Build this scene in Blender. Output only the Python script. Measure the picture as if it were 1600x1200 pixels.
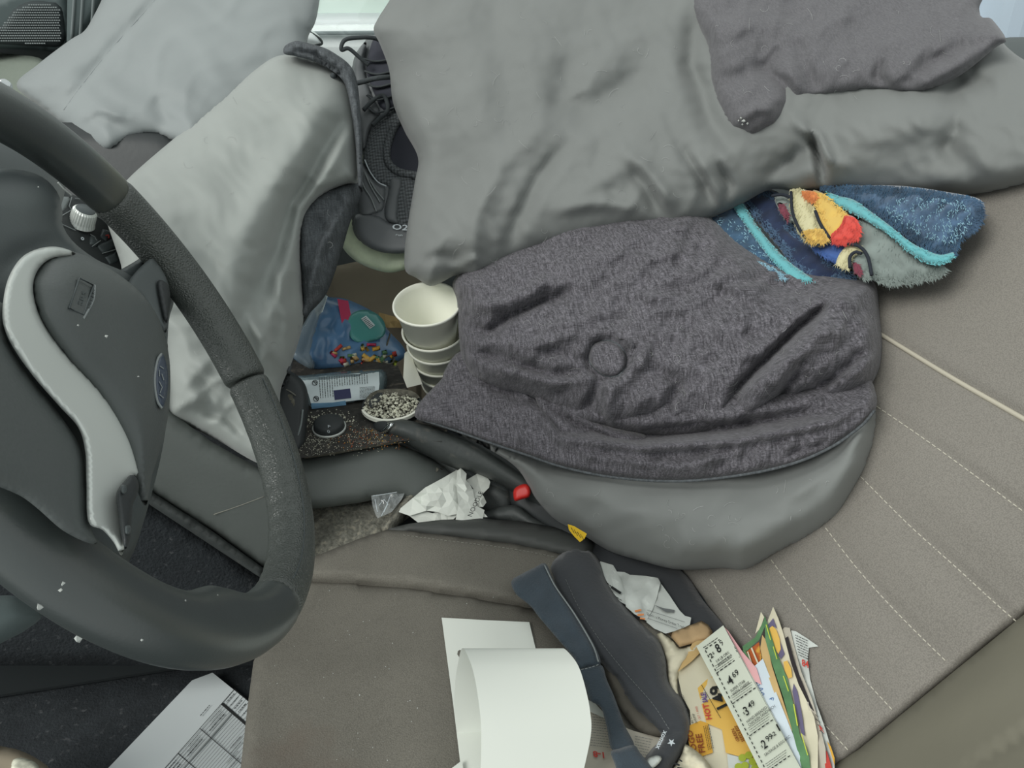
import bpy, math, random
import numpy as np
from mathutils import Vector
from mathutils.geometry import delaunay_2d_cdt

# ------------------------------------------------------------------ camera, sky, light
for o in list(bpy.data.objects): bpy.data.objects.remove(o)
SC = bpy.context.scene
COL = SC.collection
FPX = 1200.0
PITCH, YAW = math.radians(27.2), math.radians(12.0)
CAM = np.array([0.0, 0.0, 0.9])           # phone at the driver's window; x = towards the tail, y = towards the passenger door
_h = np.array([math.sin(YAW), math.cos(YAW), 0])
CR = np.array([math.cos(YAW), -math.sin(YAW), 0])
CD = _h*math.cos(PITCH) + np.array([0, 0, -math.sin(PITCH)])
CU_ = np.cross(CR, CD)
cd = bpy.data.cameras.new('camera'); cam = bpy.data.objects.new('camera', cd); COL.objects.link(cam)
cd.sensor_width = 36; cd.lens = 36*FPX/1600; cd.clip_start = .01; cd.clip_end = 200
cam.location = CAM; cam.rotation_euler = (math.radians(90)-PITCH, 0, -YAW)
SC.camera = cam

W = bpy.data.worlds.new('overcast'); SC.world = W; W.use_nodes = True
nt = W.node_tree; nt.nodes.clear()
wo = nt.nodes.new('ShaderNodeOutputWorld'); bg = nt.nodes.new('ShaderNodeBackground')
tc = nt.nodes.new('ShaderNodeTexCoord'); nz = nt.nodes.new('ShaderNodeTexNoise'); nz.inputs['Scale'].default_value = 1.6
mp = nt.nodes.new('ShaderNodeMapping'); mp.inputs['Scale'].default_value = (1, 1, 4)
cr = nt.nodes.new('ShaderNodeValToRGB')
cr.color_ramp.elements[0].position = .3; cr.color_ramp.elements[0].color = (.64, .71, .73, 1)
cr.color_ramp.elements[1].position = .7; cr.color_ramp.elements[1].color = (.90, .93, .89, 1)
nt.links.new(tc.outputs['Generated'], mp.inputs['Vector']); nt.links.new(mp.outputs[0], nz.inputs['Vector'])
nt.links.new(nz.outputs['Fac'], cr.inputs[0]); nt.links.new(cr.outputs[0], bg.inputs['Color'])
bg.inputs['Strength'].default_value = .84
nt.links.new(bg.outputs[0], wo.inputs[0])
sun = bpy.data.lights.new('soft_sun', 'SUN'); sun.energy = 2.1; sun.angle = math.radians(32); sun.color = (1, 1, .96)
so = bpy.data.objects.new('soft_sun', sun); COL.objects.link(so)
so.rotation_euler = Vector((.68, .34, -.66)).to_track_quat('-Z', 'Y').to_euler()   # through the windscreen and the open window
so.location = (-2, -1, 3)
SC.view_settings.view_transform = 'Standard'; SC.view_settings.look = 'None'
SC.view_settings.gamma = 1; SC.view_settings.use_curve_mapping = False
SC.view_settings.exposure = 0.0

# ------------------------------------------------------------------ measuring helpers
def rays(x, y):
    x = np.asarray(x, float)[..., None]; y = np.asarray(y, float)[..., None]
    return CD + CR*(x-800)/FPX - CU_*(y-600)/FPX
def at(x, y, d): return CAM + rays(x, y)*np.asarray(d, float)[..., None]
def dplane(p, n):
    p = np.array(p, float); n = np.array(n, float); k = (p-CAM) @ n
    return lambda x, y: k/(rays(x, y) @ n)
def dz(v): return dplane((0, 0, v), (0, 0, 1))
def dy(v): return dplane((0, v, 0), (0, 1, 0))
def dx(v): return dplane((v, 0, 0), (1, 0, 0))
def off(f, e): return lambda x, y: f(x, y) - e
def dmin(f, g, e=0): return lambda x, y: np.minimum(f(x, y), g(x, y)) - e
def anch(pts):
    p = np.array(pts, float); X = p[:, :2]/1000; n = len(p)
    def K(a, b):
        r2 = ((a[:, None]-b[None])**2).sum(-1)+1e-9
        return r2*np.log(r2)*.5
    A = np.zeros((n+3, n+3)); A[:n, :n] = K(X, X)+np.eye(n)*1e-4
    A[:n, n] = 1; A[:n, n+1:] = X; A[n, :n] = 1; A[n+1:, :n] = X.T
    w = np.linalg.lstsq(A, np.r_[p[:, 2], 0, 0, 0], rcond=None)[0]
    def f(x, y):
        x = np.asarray(x, float); y = np.asarray(y, float)
        q = np.stack([x.ravel(), y.ravel()], 1)/1000
        return (K(q, X) @ w[:n] + w[n] + q @ w[n+1:]).reshape(x.shape)
    return f
TH = math.radians(38)
BK = dplane((.30, .58, .36), (math.cos(TH), 0, -math.sin(TH)))      # face of the driver's backrest
CU = dz(.365)                                                         # top of the driver's cushion
CREASE = dmin(BK, CU)

# ------------------------------------------------------------------ materials
M = {}
def srgb(c): return tuple((v/255/12.92 if v/255 <= .04045 else ((v/255+.055)/1.055)**2.4) for v in c)
def mat(name, c, rough=.8, bump=None, var=0, vscale=20, spec=.3, metal=0, dirt=None, sheen=0, trans=0, alpha=1, weave=None, streak=None):
    """c: sRGB 0-255. bump=(scale,strength,kind)  weave=(scale,contrast)  dirt=(colour,amount,scale)"""
    m = bpy.data.materials.new(name); m.use_nodes = True; t = m.node_tree; b = t.nodes['Principled BSDF']
    L = t.links.new; N = t.nodes.new
    co = N('ShaderNodeTexCoord').outputs['Object']
    col = N('ShaderNodeRGB'); col.outputs[0].default_value = (*srgb(c), 1); cur = col.outputs[0]
    def mul(cur, fac_out, lo, hi):
        mr = N('ShaderNodeMapRange'); mr.inputs['From Min'].default_value = .3; mr.inputs['From Max'].default_value = .7
        mr.inputs['To Min'].default_value = lo; mr.inputs['To Max'].default_value = hi; L(fac_out, mr.inputs['Value'])
        mx = N('ShaderNodeMix'); mx.data_type = 'RGBA'; mx.blend_type = 'MULTIPLY'; mx.inputs['Factor'].default_value = 1
        L(cur, mx.inputs['A']); L(mr.outputs[0], mx.inputs['B']); return mx.outputs['Result']
    def noise(scale, vec=None, detail=3):
        n = N('ShaderNodeTexNoise'); n.inputs['Scale'].default_value = scale; n.inputs['Detail'].default_value = detail
        L(vec or co, n.inputs['Vector']); return n.outputs['Fac']
    if var: cur = mul(cur, noise(vscale), 1-var, 1+var)
    h = None
    if streak:                                    # heathered yarn: crossed long fibres
        for sc_, s_ in (((1, 14, 14), .5), ((14, 2, 1), .5)):
            mpn = N('ShaderNodeMapping'); mpn.inputs['Scale'].default_value = sc_; L(co, mpn.inputs['Vector'])
            f = noise(streak[0], mpn.outputs[0], 2); cur = mul(cur, f, 1-streak[1], 1+streak[1]); h = f
    if weave:
        wv = N('ShaderNodeTexVoronoi'); wv.inputs['Scale'].default_value = weave[0]; wv.inputs['Randomness'].default_value = .15 if weave[0] < 350 else .85
        L(co, wv.inputs['Vector']); cur = mul(cur, wv.outputs['Distance'], 1+weave[1], 1-weave[1]); h = wv.outputs['Distance']
    if dirt:
        n = noise(dirt[2], None, 8); mr = N('ShaderNodeMapRange'); mr.inputs['From Min'].default_value = .62-dirt[1]*.3
        mr.inputs['From Max'].default_value = .72-dirt[1]*.1; L(n, mr.inputs['Value'])
        mx = N('ShaderNodeMix'); mx.data_type = 'RGBA'; L(mr.outputs[0], mx.inputs['Factor']); L(cur, mx.inputs['A'])
        mx.inputs['B'].default_value = (*srgb(dirt[0]), 1); cur = mx.outputs['Result']
    L(cur, b.inputs['Base Color'])
    if bump:
        if len(bump) > 2 and bump[2] == 'leather':
            v = N('ShaderNodeTexVoronoi'); v.feature = 'DISTANCE_TO_EDGE'; v.inputs['Scale'].default_value = bump[0]; L(co, v.inputs['Vector']); h = v.outputs['Distance']
        else: h = noise(bump[0], None, 4)
        st = bump[1]
    elif h is not None: st = .03 if streak else .25
    if h is not None:
        bp = N('ShaderNodeBump'); bp.inputs['Strength'].default_value = st; bp.inputs['Distance'].default_value = .002
        L(h, bp.inputs['Height']); L(bp.outputs[0], b.inputs['Normal'])
    b.inputs['Roughness'].default_value = rough; b.inputs['Specular IOR Level'].default_value = spec; b.inputs['Metallic'].default_value = metal
    if sheen: b.inputs['Sheen Weight'].default_value = sheen; b.inputs['Sheen Roughness'].default_value = .5
    if trans: b.inputs['Transmission Weight'].default_value = trans
    if alpha < 1: b.inputs['Alpha'].default_value = alpha
    M[name] = m; return m
mat('grey_cotton', (120, 123, 121), .75, (55, .12), var=.05, vscale=9, sheen=.15)
mat('pale_cotton', (150, 155, 151), .6, (60, .15), var=.05, vscale=9, sheen=.2, spec=.4)
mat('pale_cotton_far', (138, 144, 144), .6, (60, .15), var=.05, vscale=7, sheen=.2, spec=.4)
mat('heather', (89, 87, 92), .9, streak=(58, .46), sheen=.15)
mat('heather_flap', (98, 97, 100), .9, streak=(90, .14), sheen=.15)
mat('hem_dark', (84, 88, 91), .9, streak=(45, .25))
mat('seat_fabric', (132, 128, 121), .9, (900, .35), weave=(900, .12), var=.05, vscale=6)
mat('cushion_fabric', (108, 105, 97), .85, (900, .35), weave=(900, .12), var=.14, vscale=7, dirt=((98, 86, 76), .12, 5))
mat('seat_leatherette', (124, 121, 107), .5, (90, .10), var=.07, vscale=4, spec=.4)
mat('seat_side', (72, 74, 72), .6, (150, .2), var=.08, vscale=14)
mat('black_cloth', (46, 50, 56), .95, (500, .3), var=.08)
mat('navy_cloth', (60, 71, 80), .85, (600, .4), var=.1, vscale=50, sheen=.2)
mat('belt_cloth', (58, 61, 65), .75, (300, .2), var=.06, sheen=.25)
mat('belt_lining', (92, 88, 80), .9, (300, .2))
mat('plastic_black', (50, 54, 55), .5, (120, .1), spec=.4)
mat('rim_plastic', (68, 74, 73), .34, (600, .05), spec=.8, var=.10, vscale=14, dirt=((84, 86, 72), .10, 9))
mat('rim_leather', (72, 77, 73), .36, (480, .55, 'leather'), spec=.8)
mat('pad_plastic', (84, 89, 88), .42, (700, .10), spec=.35)
mat('shell_plastic', (76, 83, 84), .38, (500, .06), spec=.4)
mat('satin_silver', (208, 213, 208), .3, metal=.25, spec=.6, var=.03)
mat('chrome', (215, 220, 220), .12, metal=1)
mat('console_plastic', (98, 103, 100), .42, (300, .10), spec=.4, var=.06, vscale=9)
mat('console_dark', (66, 70, 69), .5, (260, .2), spec=.4, var=.08, dirt=((88, 88, 84), .05, 60))
mat('dusty_plastic', (58, 57, 54), .8, (200, .3), var=.3, vscale=120, dirt=((104, 98, 88), .15, 90))
mat('dusty_carpet', (116, 115, 106), 1, (260, 1.0), var=.35, vscale=260, dirt=((150, 146, 132), .30, 200))
mat('dark_carpet', (46, 50, 53), 1, (300, .8), var=.15, vscale=60, dirt=((78, 80, 82), .01, 120))
mat('foam_white', (240, 241, 228), .7, (500, .1), spec=.3)
mat('paper_white', (218, 222, 214), .8, (30, .05))
mat('paper_form', (196, 203, 204), .8)
mat('paper_grey', (200, 205, 200), .85, (60, .3), var=.05)
mat('paper_cream', (212, 206, 182), .85, (60, .2), var=.05)
mat('paper_coupon', (214, 220, 204), .8)
mat('paper_blue', (206, 218, 226), .8)
mat('paper_tan', (184, 156, 118), .9, (80, .2), var=.08, vscale=50)
mat('kraft', (200, 170, 118), .9, (80, .2), var=.06)
mat('newsprint', (186, 180, 166), .9, (80, .2), var=.05)
mat('ad_yellow', (224, 182, 92), .7, var=.05); mat('ad_orange', (214, 164, 66), .7)
mat('ad_green', (92, 132, 92), .6, var=.2, vscale=90); mat('ad_purple', (104, 98, 126), .6, var=.1); mat('ad_lime', (196, 208, 80), .6)
mat('ad_black', (48, 44, 46), .7); mat('ad_red', (190, 70, 62), .7); mat('ad_pink', (222, 170, 172), .7)
mat('burger', (176, 92, 48), .7, dirt=((226, 190, 80), .5, 90)); mat('grape', (158, 172, 62), .5, var=.1)
mat('ink', (38, 40, 40), .8); mat('ink_grey', (112, 116, 116), .8); mat('ink_shade', (166, 172, 172), .8); mat('ink_brown', (130, 66, 34), .8)
mat('ink_blue', (88, 124, 176), .8); mat('ink_purple', (88, 60, 130), .8); mat('white_print', (205, 214, 218), .6)
mat('red_plastic', (206, 44, 38), .4, spec=.5); mat('yellow_tag', (214, 176, 40), .7)
mat('stitch_pale', (190, 186, 172), .8); mat('piping', (186, 180, 164), .6); mat('stitch_grey', (120, 120, 112), .8)
mat('shoe_mesh', (88, 92, 94), .8, weave=(260, .5)); mat('shoe_synth', (98, 102, 104), .45, (200, .1), spec=.5)
mat('shoe_inner', (62, 64, 72), .95, (200, .3)); mat('sole_green', (206, 218, 188), .35, var=.2, vscale=40, spec=.5)
mat('lace', (66, 71, 73), .8, (300, .4)); mat('reflect_grey', (140, 146, 146), .5)
mat('cardboard', (150, 140, 122), .9, var=.06)
mat('bag_blue', (84, 122, 160), .25, (14, .2), var=.2, vscale=18, spec=.6); mat('bag_teal', (80, 150, 146), .3, spec=.5)
mat('bag_film', (140, 154, 160), .2, alpha=.6, spec=.6); mat('bag_pink', (190, 60, 96), .4)
mat('label_white', (218, 230, 232), .35, spec=.5); mat('label_blue', (130, 178, 214), .35, spec=.5); mat('label_navy', (50, 54, 92), .4)
mat('bottle_clear', (120, 140, 146), .15, spec=.6, alpha=.7)
mat('gravel_pale', (206, 206, 188), .6, var=.3, vscale=150); mat('gravel_dark', (96, 94, 84), .8, var=.4, vscale=150)
mat('clear_film', (190, 196, 196), .08, (60, .8), alpha=.28, spec=.9)
mat('fleece_blue', (72, 96, 122), .95, var=.35, vscale=60, sheen=.4); mat('fleece_navy', (36, 48, 76), .95, var=.3, vscale=60, sheen=.3)
mat('fleece_teal', (52, 82, 108), .95, var=.4, vscale=60, sheen=.4)
mat('fleece_royal', (62, 92, 150), .95, var=.2, vscale=60, sheen=.3); mat('fleece_grey', (128, 138, 134), .95, var=.16, vscale=60, sheen=.3)
mat('fleece_cream', (204, 198, 158), .95, sheen=.3); mat('fleece_yellow', (218, 182, 96), .95, sheen=.3); mat('fleece_orange', (222, 140, 80), .95, sheen=.3)
mat('fleece_red', (212, 78, 68), .95, sheen=.3); mat('fleece_cyan', (104, 176, 182), .9, (300, .4), sheen=.3)
mat('fleece_maroon', (124, 62, 76), .95, sheen=.3); mat('fleece_black', (44, 48, 56), .95)
mat('door_plastic', (86, 97, 97), .6, (90, .1)); mat('grille', (120, 128, 128), .6); mat('grille_back', (62, 69, 70), .8)
mat('dash_top', (120, 128, 118), .8, (140, .5)); mat('door_grey', (92, 98, 98), .7)
mat('car_white', (250, 252, 253), .25, spec=.5); mat('car_blue', (176, 188, 204), .3)
mat('car_trim', (150, 158, 160), .4); mat('fleck_blue', (128, 164, 180), .95)
mat('sky_painted_glass', (236, 250, 242), .05, spec=.8)  # near-white base colour paints the sky's reflection into the pane
mat('asphalt', (120, 122, 120), .9, (20, .3)); mat('hair', (176, 178, 176), .6); mat('lint', (176, 180, 176), .8)
mat('emblem_blue', (54, 66, 84), .3, spec=.6)
g = bpy.data.materials.new('window_glass'); g.use_nodes = True; t = g.node_tree; t.nodes.clear()
o_ = t.nodes.new('ShaderNodeOutputMaterial'); tr = t.nodes.new('ShaderNodeBsdfTransparent'); gl = t.nodes.new('ShaderNodeBsdfGlossy'); mx = t.nodes.new('ShaderNodeMixShader')
tr.inputs[0].default_value = (.98, 1, .99, 1); gl.inputs['Roughness'].default_value = .02; mx.inputs[0].default_value = .06
t.links.new(tr.outputs[0], mx.inputs[1]); t.links.new(gl.outputs[0], mx.inputs[2]); t.links.new(mx.outputs[0], o_.inputs[0]); M['window_glass'] = g

# ------------------------------------------------------------------ objects
ORG = {}
def link(name, verts, faces, m, parent=None, smooth=True, mats=None, fmat=None):
    verts = np.asarray(verts, float)
    if parent is not None: org = ORG[parent.name]
    else:
        org = verts.mean(0).copy(); org[2] = verts[:, 2].min()
    me = bpy.data.meshes.new(name); me.from_pydata((verts-org).tolist(), [], [tuple(f) for f in faces]); me.update()
    for mm in (mats or [m]): me.materials.append(M[mm])
    if fmat is not None: me.polygons.foreach_set('material_index', fmat)
    me.polygons.foreach_set('use_smooth', [smooth]*len(me.polygons))
    o = bpy.data.objects.new(name, me); COL.objects.link(o)
    if parent is not None: o.parent = parent
    else: o.location = org
    ORG[o.name] = org; return o
def tag(o, label=None, cat=None, group=None, kind=None):
    for k, v in (('label', label), ('category', cat), ('group', group), ('kind', kind)):
        if v: o[k] = v
    return o
def thing(name, loc, label, cat, group=None, kind=None):
    o = bpy.data.objects.new(name, None); o.empty_display_size = .02; COL.objects.link(o); o.location = loc
    ORG[o.name] = np.array(loc, float); return tag(o, label, cat, group, kind)

def catmull(p, step):
    p = np.array(p, float); n = len(p); out = []
    for i in range(n):
        a, b, c, d = p[(i-1) % n], p[i], p[(i+1) % n], p[(i+2) % n]
        k = max(1, int(np.linalg.norm(c-b)/step))
        for j in range(k):
            t = j/k
            out.append(.5*((2*b)+(-a+c)*t+(2*a-5*b+4*c-d)*t*t+(-a+3*b-3*c+d)*t**3))
    return np.array(out)
def lin(p, step, closed=True):
    p = np.array(p, float); out = []; n = len(p)
    for i in range(n if closed else n-1):
        b, c = p[i], p[(i+1) % n]; k = max(1, int(np.linalg.norm((c-b)[:2])/step))
        for j in range(k): out.append(b+(c-b)*j/k)
    if not closed: out.append(p[-1])
    return np.array(out)
def inside(q, poly):
    x, y = q[:, 0], q[:, 1]; r = np.zeros(len(q), bool); j = len(poly)-1
    for i in range(len(poly)):
        xi, yi = poly[i]; xj, yj = poly[j]
        if yi != yj:
            c = ((yi > y) != (yj > y)) & (x < (xj-xi)*(y-yi)/(yj-yi)+xi); r ^= c
        j = i
    return r
def pdist(q, poly, closed=True):
    """distance, signed side and running length to a polyline"""
    best = np.full(len(q), 1e9); side = np.zeros(len(q)); par = np.zeros(len(q))
    n = len(poly); L = 0; segs = range(n if closed else n-1)
    for i in segs:
        a, b = np.array(poly[i], float), np.array(poly[(i+1) % n], float); ab = b-a; l2 = ab @ ab+1e-12
        t = np.clip(((q-a) @ ab)/l2, 0, 1); d = q-(a+t[:, None]*ab); dd = np.hypot(d[:, 0], d[:, 1])
        k = dd < best; best[k] = dd[k]; cr_ = ab[0]*(q[:, 1]-a[1])-ab[1]*(q[:, 0]-a[0]); side[k] = np.sign(cr_[k])
        par[k] = L+t[k]*math.sqrt(l2); L += math.sqrt(l2)
    return best, side, par/max(L, 1e-9)
def waves(x, y, amp, wl, seed=1, ang=None, spread=3.14, n=9):
    r = np.random.default_rng(seed); v = np.zeros_like(x)
    wx = x+.25*wl*np.sin(y/wl*2.1+seed); wy = y+.25*wl*np.sin(x/wl*1.7+2*seed)
    for i in range(n):
        a = (ang if ang is not None else 0)+r.uniform(-spread/2, spread/2) if ang is not None else r.uniform(0, 6.283)
        l = wl*r.uniform(.55, 1.7); v += np.sin((wx*math.cos(a)+wy*math.sin(a))/l*6.283+r.uniform(0, 6.283))*l/wl
    return amp*v/math.sqrt(n)
def creases(x, y, amp, wl, seed=1, ang=0, spread=1.0, n=5):
    """sharp cloth wrinkles: warped, patchy ridges"""
    r = np.random.default_rng(seed+99); v = np.zeros_like(x)
    for i in range(n):
        a = ang+r.uniform(-spread/2, spread/2); l = wl*r.uniform(.7, 1.6)
        u = x*math.cos(a)+y*math.sin(a); w = -x*math.sin(a)+y*math.cos(a)
        ph = (u+.35*l*np.sin(w/l*1.3+r.uniform(0, 6))+.2*l*np.sin(w/l*2.9+r.uniform(0, 6)))/l*3.14159+r.uniform(0, 6)
        msk = np.clip(np.sin(u/l*.9+r.uniform(0, 6))*np.sin(w/l*.42+r.uniform(0, 6))+.15, 0, 1)
        v += (1-np.abs(np.sin(ph)))**2.2*msk
    return amp*v
def foldsum(q, folds):
    """folds: (polyline, width, height[, far]); far gives a one-sided tuck, its deep side right of the path"""
    v = np.zeros(len(q))
    for f in folds:
        d, s, p = pdist(q, f[0], False); tp = np.clip(np.sin(np.clip(p, .02, .98)*math.pi), 0, 1)**.6
        if len(f) > 3 and f[3]:
            sd = d*s; v += f[2]*tp*np.where(sd > 0, np.exp(-sd/f[3]), np.exp(-(sd/f[1])**2))
        else: v += f[2]*tp*np.exp(-(d/f[1])**2)
    return v
def tri(outline, step, seed=0, jit=.06):
    r = np.random.default_rng(seed); lo, hi = outline.min(0), outline.max(0)
    gx, gy = np.meshgrid(np.arange(lo[0], hi[0], step), np.arange(lo[1], hi[1], step*.87))
    gx = gx+(np.arange(gx.shape[0]) % 2)[:, None]*step*.5
    q = np.stack([gx.ravel(), gy.ravel()], 1)+r.uniform(-jit, jit, (gx.size, 2))*step
    q = q[inside(q, outline)]
    if len(q):
        d, _, _ = pdist(q, outline); q = q[d > step*.55]
    n = len(outline); allp = np.vstack([outline, q]) if len(q) else outline
    vo, eo, fo, ov, oe, of = delaunay_2d_cdt([Vector(p) for p in allp], [(i, (i+1) % n) for i in range(n)], [], 1, 1e-4)
    P = np.array([tuple(v) for v in vo]); bd, _, _ = pdist(P, outline)
    F = []
    for f in fo:
        a, b, c = P[f[0]], P[f[1]], P[f[2]]
        F.append(f if (b[0]-a[0])*(c[1]-a[1])-(b[1]-a[1])*(c[0]-a[0]) < 0 else (f[0], f[2], f[1]))   # facing the viewer side
    return P, F, bd
def blob(name, outline, base, m, parent=None, bulge=.03, edge=50, folds=(), thick=.03, step=8, noise=None, sharp=False, seed=0, smooth=True, back=None, extra=None):
    """soft closed body: an outline at its own distance, a rounded front with folds, a rounded back"""
    ol = lin(outline, step) if sharp else catmull(outline, step)
    P, F, bd = tri(ol, step, seed); x, y = P[:, 0], P[:, 1]; b = base(x, y)
    t = np.clip(bd/edge, 0, 1); prof = np.sqrt(np.clip(1-(1-t)**2, 0, 1)); fade = np.clip(bd/(edge*.35), 0, 1)
    FOLDK_, NOISEK_ = FOLDK
    rel = foldsum(P, folds)*FOLDK_ if len(folds) else np.zeros(len(P))
    if noise:
        for nn in (noise if isinstance(noise, list) else [noise]): rel += waves(x, y, nn[0]*NOISEK_, *nn[1:])
    if extra: rel += extra(x, y)
    front = at(x, y, b-bulge*prof-rel*fade)
    def surf(X, Y, e=0):
        X = np.atleast_1d(np.asarray(X, float)); Y = np.atleast_1d(np.asarray(Y, float)); q = np.stack([X, Y], 1)
        d = pdist(q, ol)[0]; tt = np.clip(d/edge, 0, 1); rl = foldsum(q, folds)*FOLDK_ if len(folds) else np.zeros(len(X))
        if noise:
            for nn in (noise if isinstance(noise, list) else [noise]): rl += waves(X, Y, nn[0]*NOISEK_, *nn[1:])
        if extra: rl += extra(X, Y)
        return base(X, Y)-bulge*np.sqrt(np.clip(1-(1-tt)**2, 0, 1))-rl*np.clip(d/(edge*.35), 0, 1)-e
    on = bd < 1e-3
    if back is not None: bk = front+np.array(back); on = np.zeros(len(P), bool)
    else: bk = at(x, y, b+thick*prof+1e-4)
    idx = np.arange(len(P)); bi = np.where(on, idx, 0); k = len(P); bl = []
    for i in range(len(P)):
        if not on[i]: bi[i] = k; k += 1; bl.append(bk[i])
    V = np.vstack([front, np.array(bl)]) if bl else front
    FF = list(F)+[(bi[f[0]], bi[f[2]], bi[f[1]]) for f in F]
    if back is not None:
        n = len(ol)
        FF += side_faces(F, bi)
    o = link(name, V, FF, m, parent, smooth); SURF[o.name] = surf; return o
SURF = {}; FOLDK = [1.0, 1.0]
def on_(o, e=.0005): return lambda x, y: SURF[o.name](x, y, e)
def side_faces(F, bi):
    cnt = {}
    for f in F:
        for a, b in ((f[0], f[1]), (f[1], f[2]), (f[2], f[0])): cnt[(a, b)] = 1
    return [(b, a, int(bi[a]), int(bi[b])) for (a, b) in cnt if (b, a) not in cnt]
def sheet(name, outline, base, m, parent=None, thick=.0004, step=14, noise=None, crumple=0, seed=0, sharp=True, smooth=None, folds=(), lift=None):
    """paper, card or cloth: front, back and rim, of one thickness"""
    ol = lin(outline, step) if sharp else catmull(outline, step)
    P, F, bd = tri(ol, step, seed, .34 if crumple else .06); x, y = P[:, 0], P[:, 1]; b = base(x, y)
    rel = foldsum(P, folds) if len(folds) else np.zeros(len(P))
    if noise:
        for nn in (noise if isinstance(noise, list) else [noise]): rel += waves(x, y, *nn)
    if crumple: rel += np.random.default_rng(seed+5).uniform(-crumple, crumple, len(P))
    if lift: rel += lift(x, y)
    f = at(x, y, b-rel); bk = at(x, y, b-rel+thick); n = len(P)
    sf = side_faces(F, np.arange(n)+n)
    V = np.vstack([f, bk, f, bk])                                    # rim has its own points, so the faces stay crisp
    FF = list(F)+[(a+n, c+n, d+n) for a, d, c in F]+[(q[0]+2*n, q[1]+2*n, q[2]-n+3*n, q[3]-n+3*n) for q in sf]
    used = sorted({i for ff in FF for i in ff}); mp_ = {u: k for k, u in enumerate(used)}
    V = V[used]; FF = [tuple(mp_[i] for i in ff) for ff in FF]
    return link(name, V, FF, m, parent, (not crumple) if smooth is None else smooth)
def frames(p, closed=False):
    n = len(p); T = np.zeros_like(p)
    for i in range(n):
        a = p[(i-1) % n] if closed or i > 0 else p[i]; b = p[(i+1) % n] if closed or i < n-1 else p[i]
        T[i] = (b-a)/(np.linalg.norm(b-a)+1e-12)
    u = np.cross(T[0], (0, 0, 1)); u = u if np.linalg.norm(u) > .1 else np.cross(T[0], (0, 1, 0)); u /= np.linalg.norm(u); U = []
    for i in range(n):
        u = u-T[i]*(u @ T[i]); u /= np.linalg.norm(u); U.append(u.copy())
    U = np.array(U); return T, U, np.cross(T, U)
def tubegeo(p, r, n=8, flat=1.0):
    p = np.asarray(p, float); T, U, B = frames(p); rr = np.ones(len(p))*r if np.isscalar(r) else np.interp(np.linspace(0, 1, len(p)), np.linspace(0, 1, len(r)), r)
    V = []; F = []
    for i in range(len(p)):
        for k in range(n):
            a = k/n*2*math.pi; V.append(p[i]+rr[i]*(U[i]*math.cos(a)+B[i]*math.sin(a)*flat))
    for i in range(len(p)-1):
        for k in range(n):
            a, b = i*n+k, i*n+(k+1) % n; F.append((a, b, b+n, a+n))
    F.append(tuple(range(n))[::-1]); F.append(tuple((len(p)-1)*n+k for k in range(n)))
    return V, F
def smoothline(p, k=8):
    p = np.array(p, float)
    if len(p) < 3: return lin(p, 1e9, False) if len(p) < 2 else np.array([p[0]+(p[1]-p[0])*j/k for j in range(k+1)])
    out = []; q = np.vstack([2*p[0]-p[1], p, 2*p[-1]-p[-2]])
    for i in range(1, len(q)-2):
        a, b, c, d = q[i-1:i+3]
        for j in range(k):
            t = j/k; out.append(.5*((2*b)+(-a+c)*t+(2*a-5*b+4*c-d)*t*t+(-a+3*b-3*c+d)*t**3))
    out.append(p[-1]); return np.array(out)
def tube(name, p, r, m, parent=None, n=8, flat=1.0, k=6):
    V, F = tubegeo(smoothline(p, k), r, n, flat); return link(name, V, F, m, parent)
def pxline(p, base, e=0):
    p = np.array(p, float); return at(p[:, 0], p[:, 1], base(p[:, 0], p[:, 1])-e)
def pxtube(name, p, base, r, m, parent=None, e=0, n=8, k=6, flat=1.0):
    q = smoothline(p, k); return tube(name, pxline(q, base, e), r, m, parent, n, flat, 1)
def boxgeo(c, u, v, w):
    c, u, v, w = map(np.array, (c, u, v, w))
    V = [c+a*u+b*v+d*w for a in (-1, 1) for b in (-1, 1) for d in (-1, 1)]
    return V, [(0, 1, 3, 2), (4, 6, 7, 5), (0, 4, 5, 1), (2, 3, 7, 6), (0, 2, 6, 4), (1, 5, 7, 3)]
def joined(name, geos, m, parent=None, smooth=False):
    V = []; F = []
    for v, f in geos:
        n = len(V); V += [tuple(q) for q in v]; F += [tuple(i+n for i in g_) for g_ in f]
    return link(name, V, F, m, parent, smooth)
def bevbox(name, c, u, v, w, m, parent=None, bev=.004):
    V, F = boxgeo(c, u, v, w); o = link(name, V, F, m, parent, False)
    md = o.modifiers.new('bevel', 'BEVEL'); md.width = bev; md.segments = 3; return o
def strokes(name, L, base, m, parent, e=.0006, seg=40):
    """printed rules: (x1,y1,x2,y2,width px)"""
    V = []; F = []
    for x1, y1, x2, y2, w in L:
        l = math.hypot(x2-x1, y2-y1)+1e-9; nx, ny = -(y2-y1)/l*w/2, (x2-x1)/l*w/2; k = max(1, int(l/seg))
        t = np.linspace(0, 1, k+1); xs, ys = x1+(x2-x1)*t, y1+(y2-y1)*t
        a = at(xs+nx, ys+ny, base(xs+nx, ys+ny)-e); b = at(xs-nx, ys-ny, base(xs-nx, ys-ny)-e); n = len(V)
        for i in range(k+1): V += [a[i], b[i]]
        for i in range(k): F.append((n+2*i, n+2*i+1, n+2*i+3, n+2*i+2))
    o = link(name, V, F, m, parent, False)
    if len(L) > 8: o['kind'] = 'stuff'
    return o
def greek(x, y, dx_, dy_, length, h, seed):
    """one line of print too small to read, as word-long dashes"""
    r = random.Random(seed); out = []; s = 0
    while s < length:
        w = r.uniform(.8, 3.2)*h; w = min(w, length-s); out.append((x+dx_*s, y+dy_*s, x+dx_*(s+w), y+dy_*(s+w), h*.55)); s += w+h*.6
    return out
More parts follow.
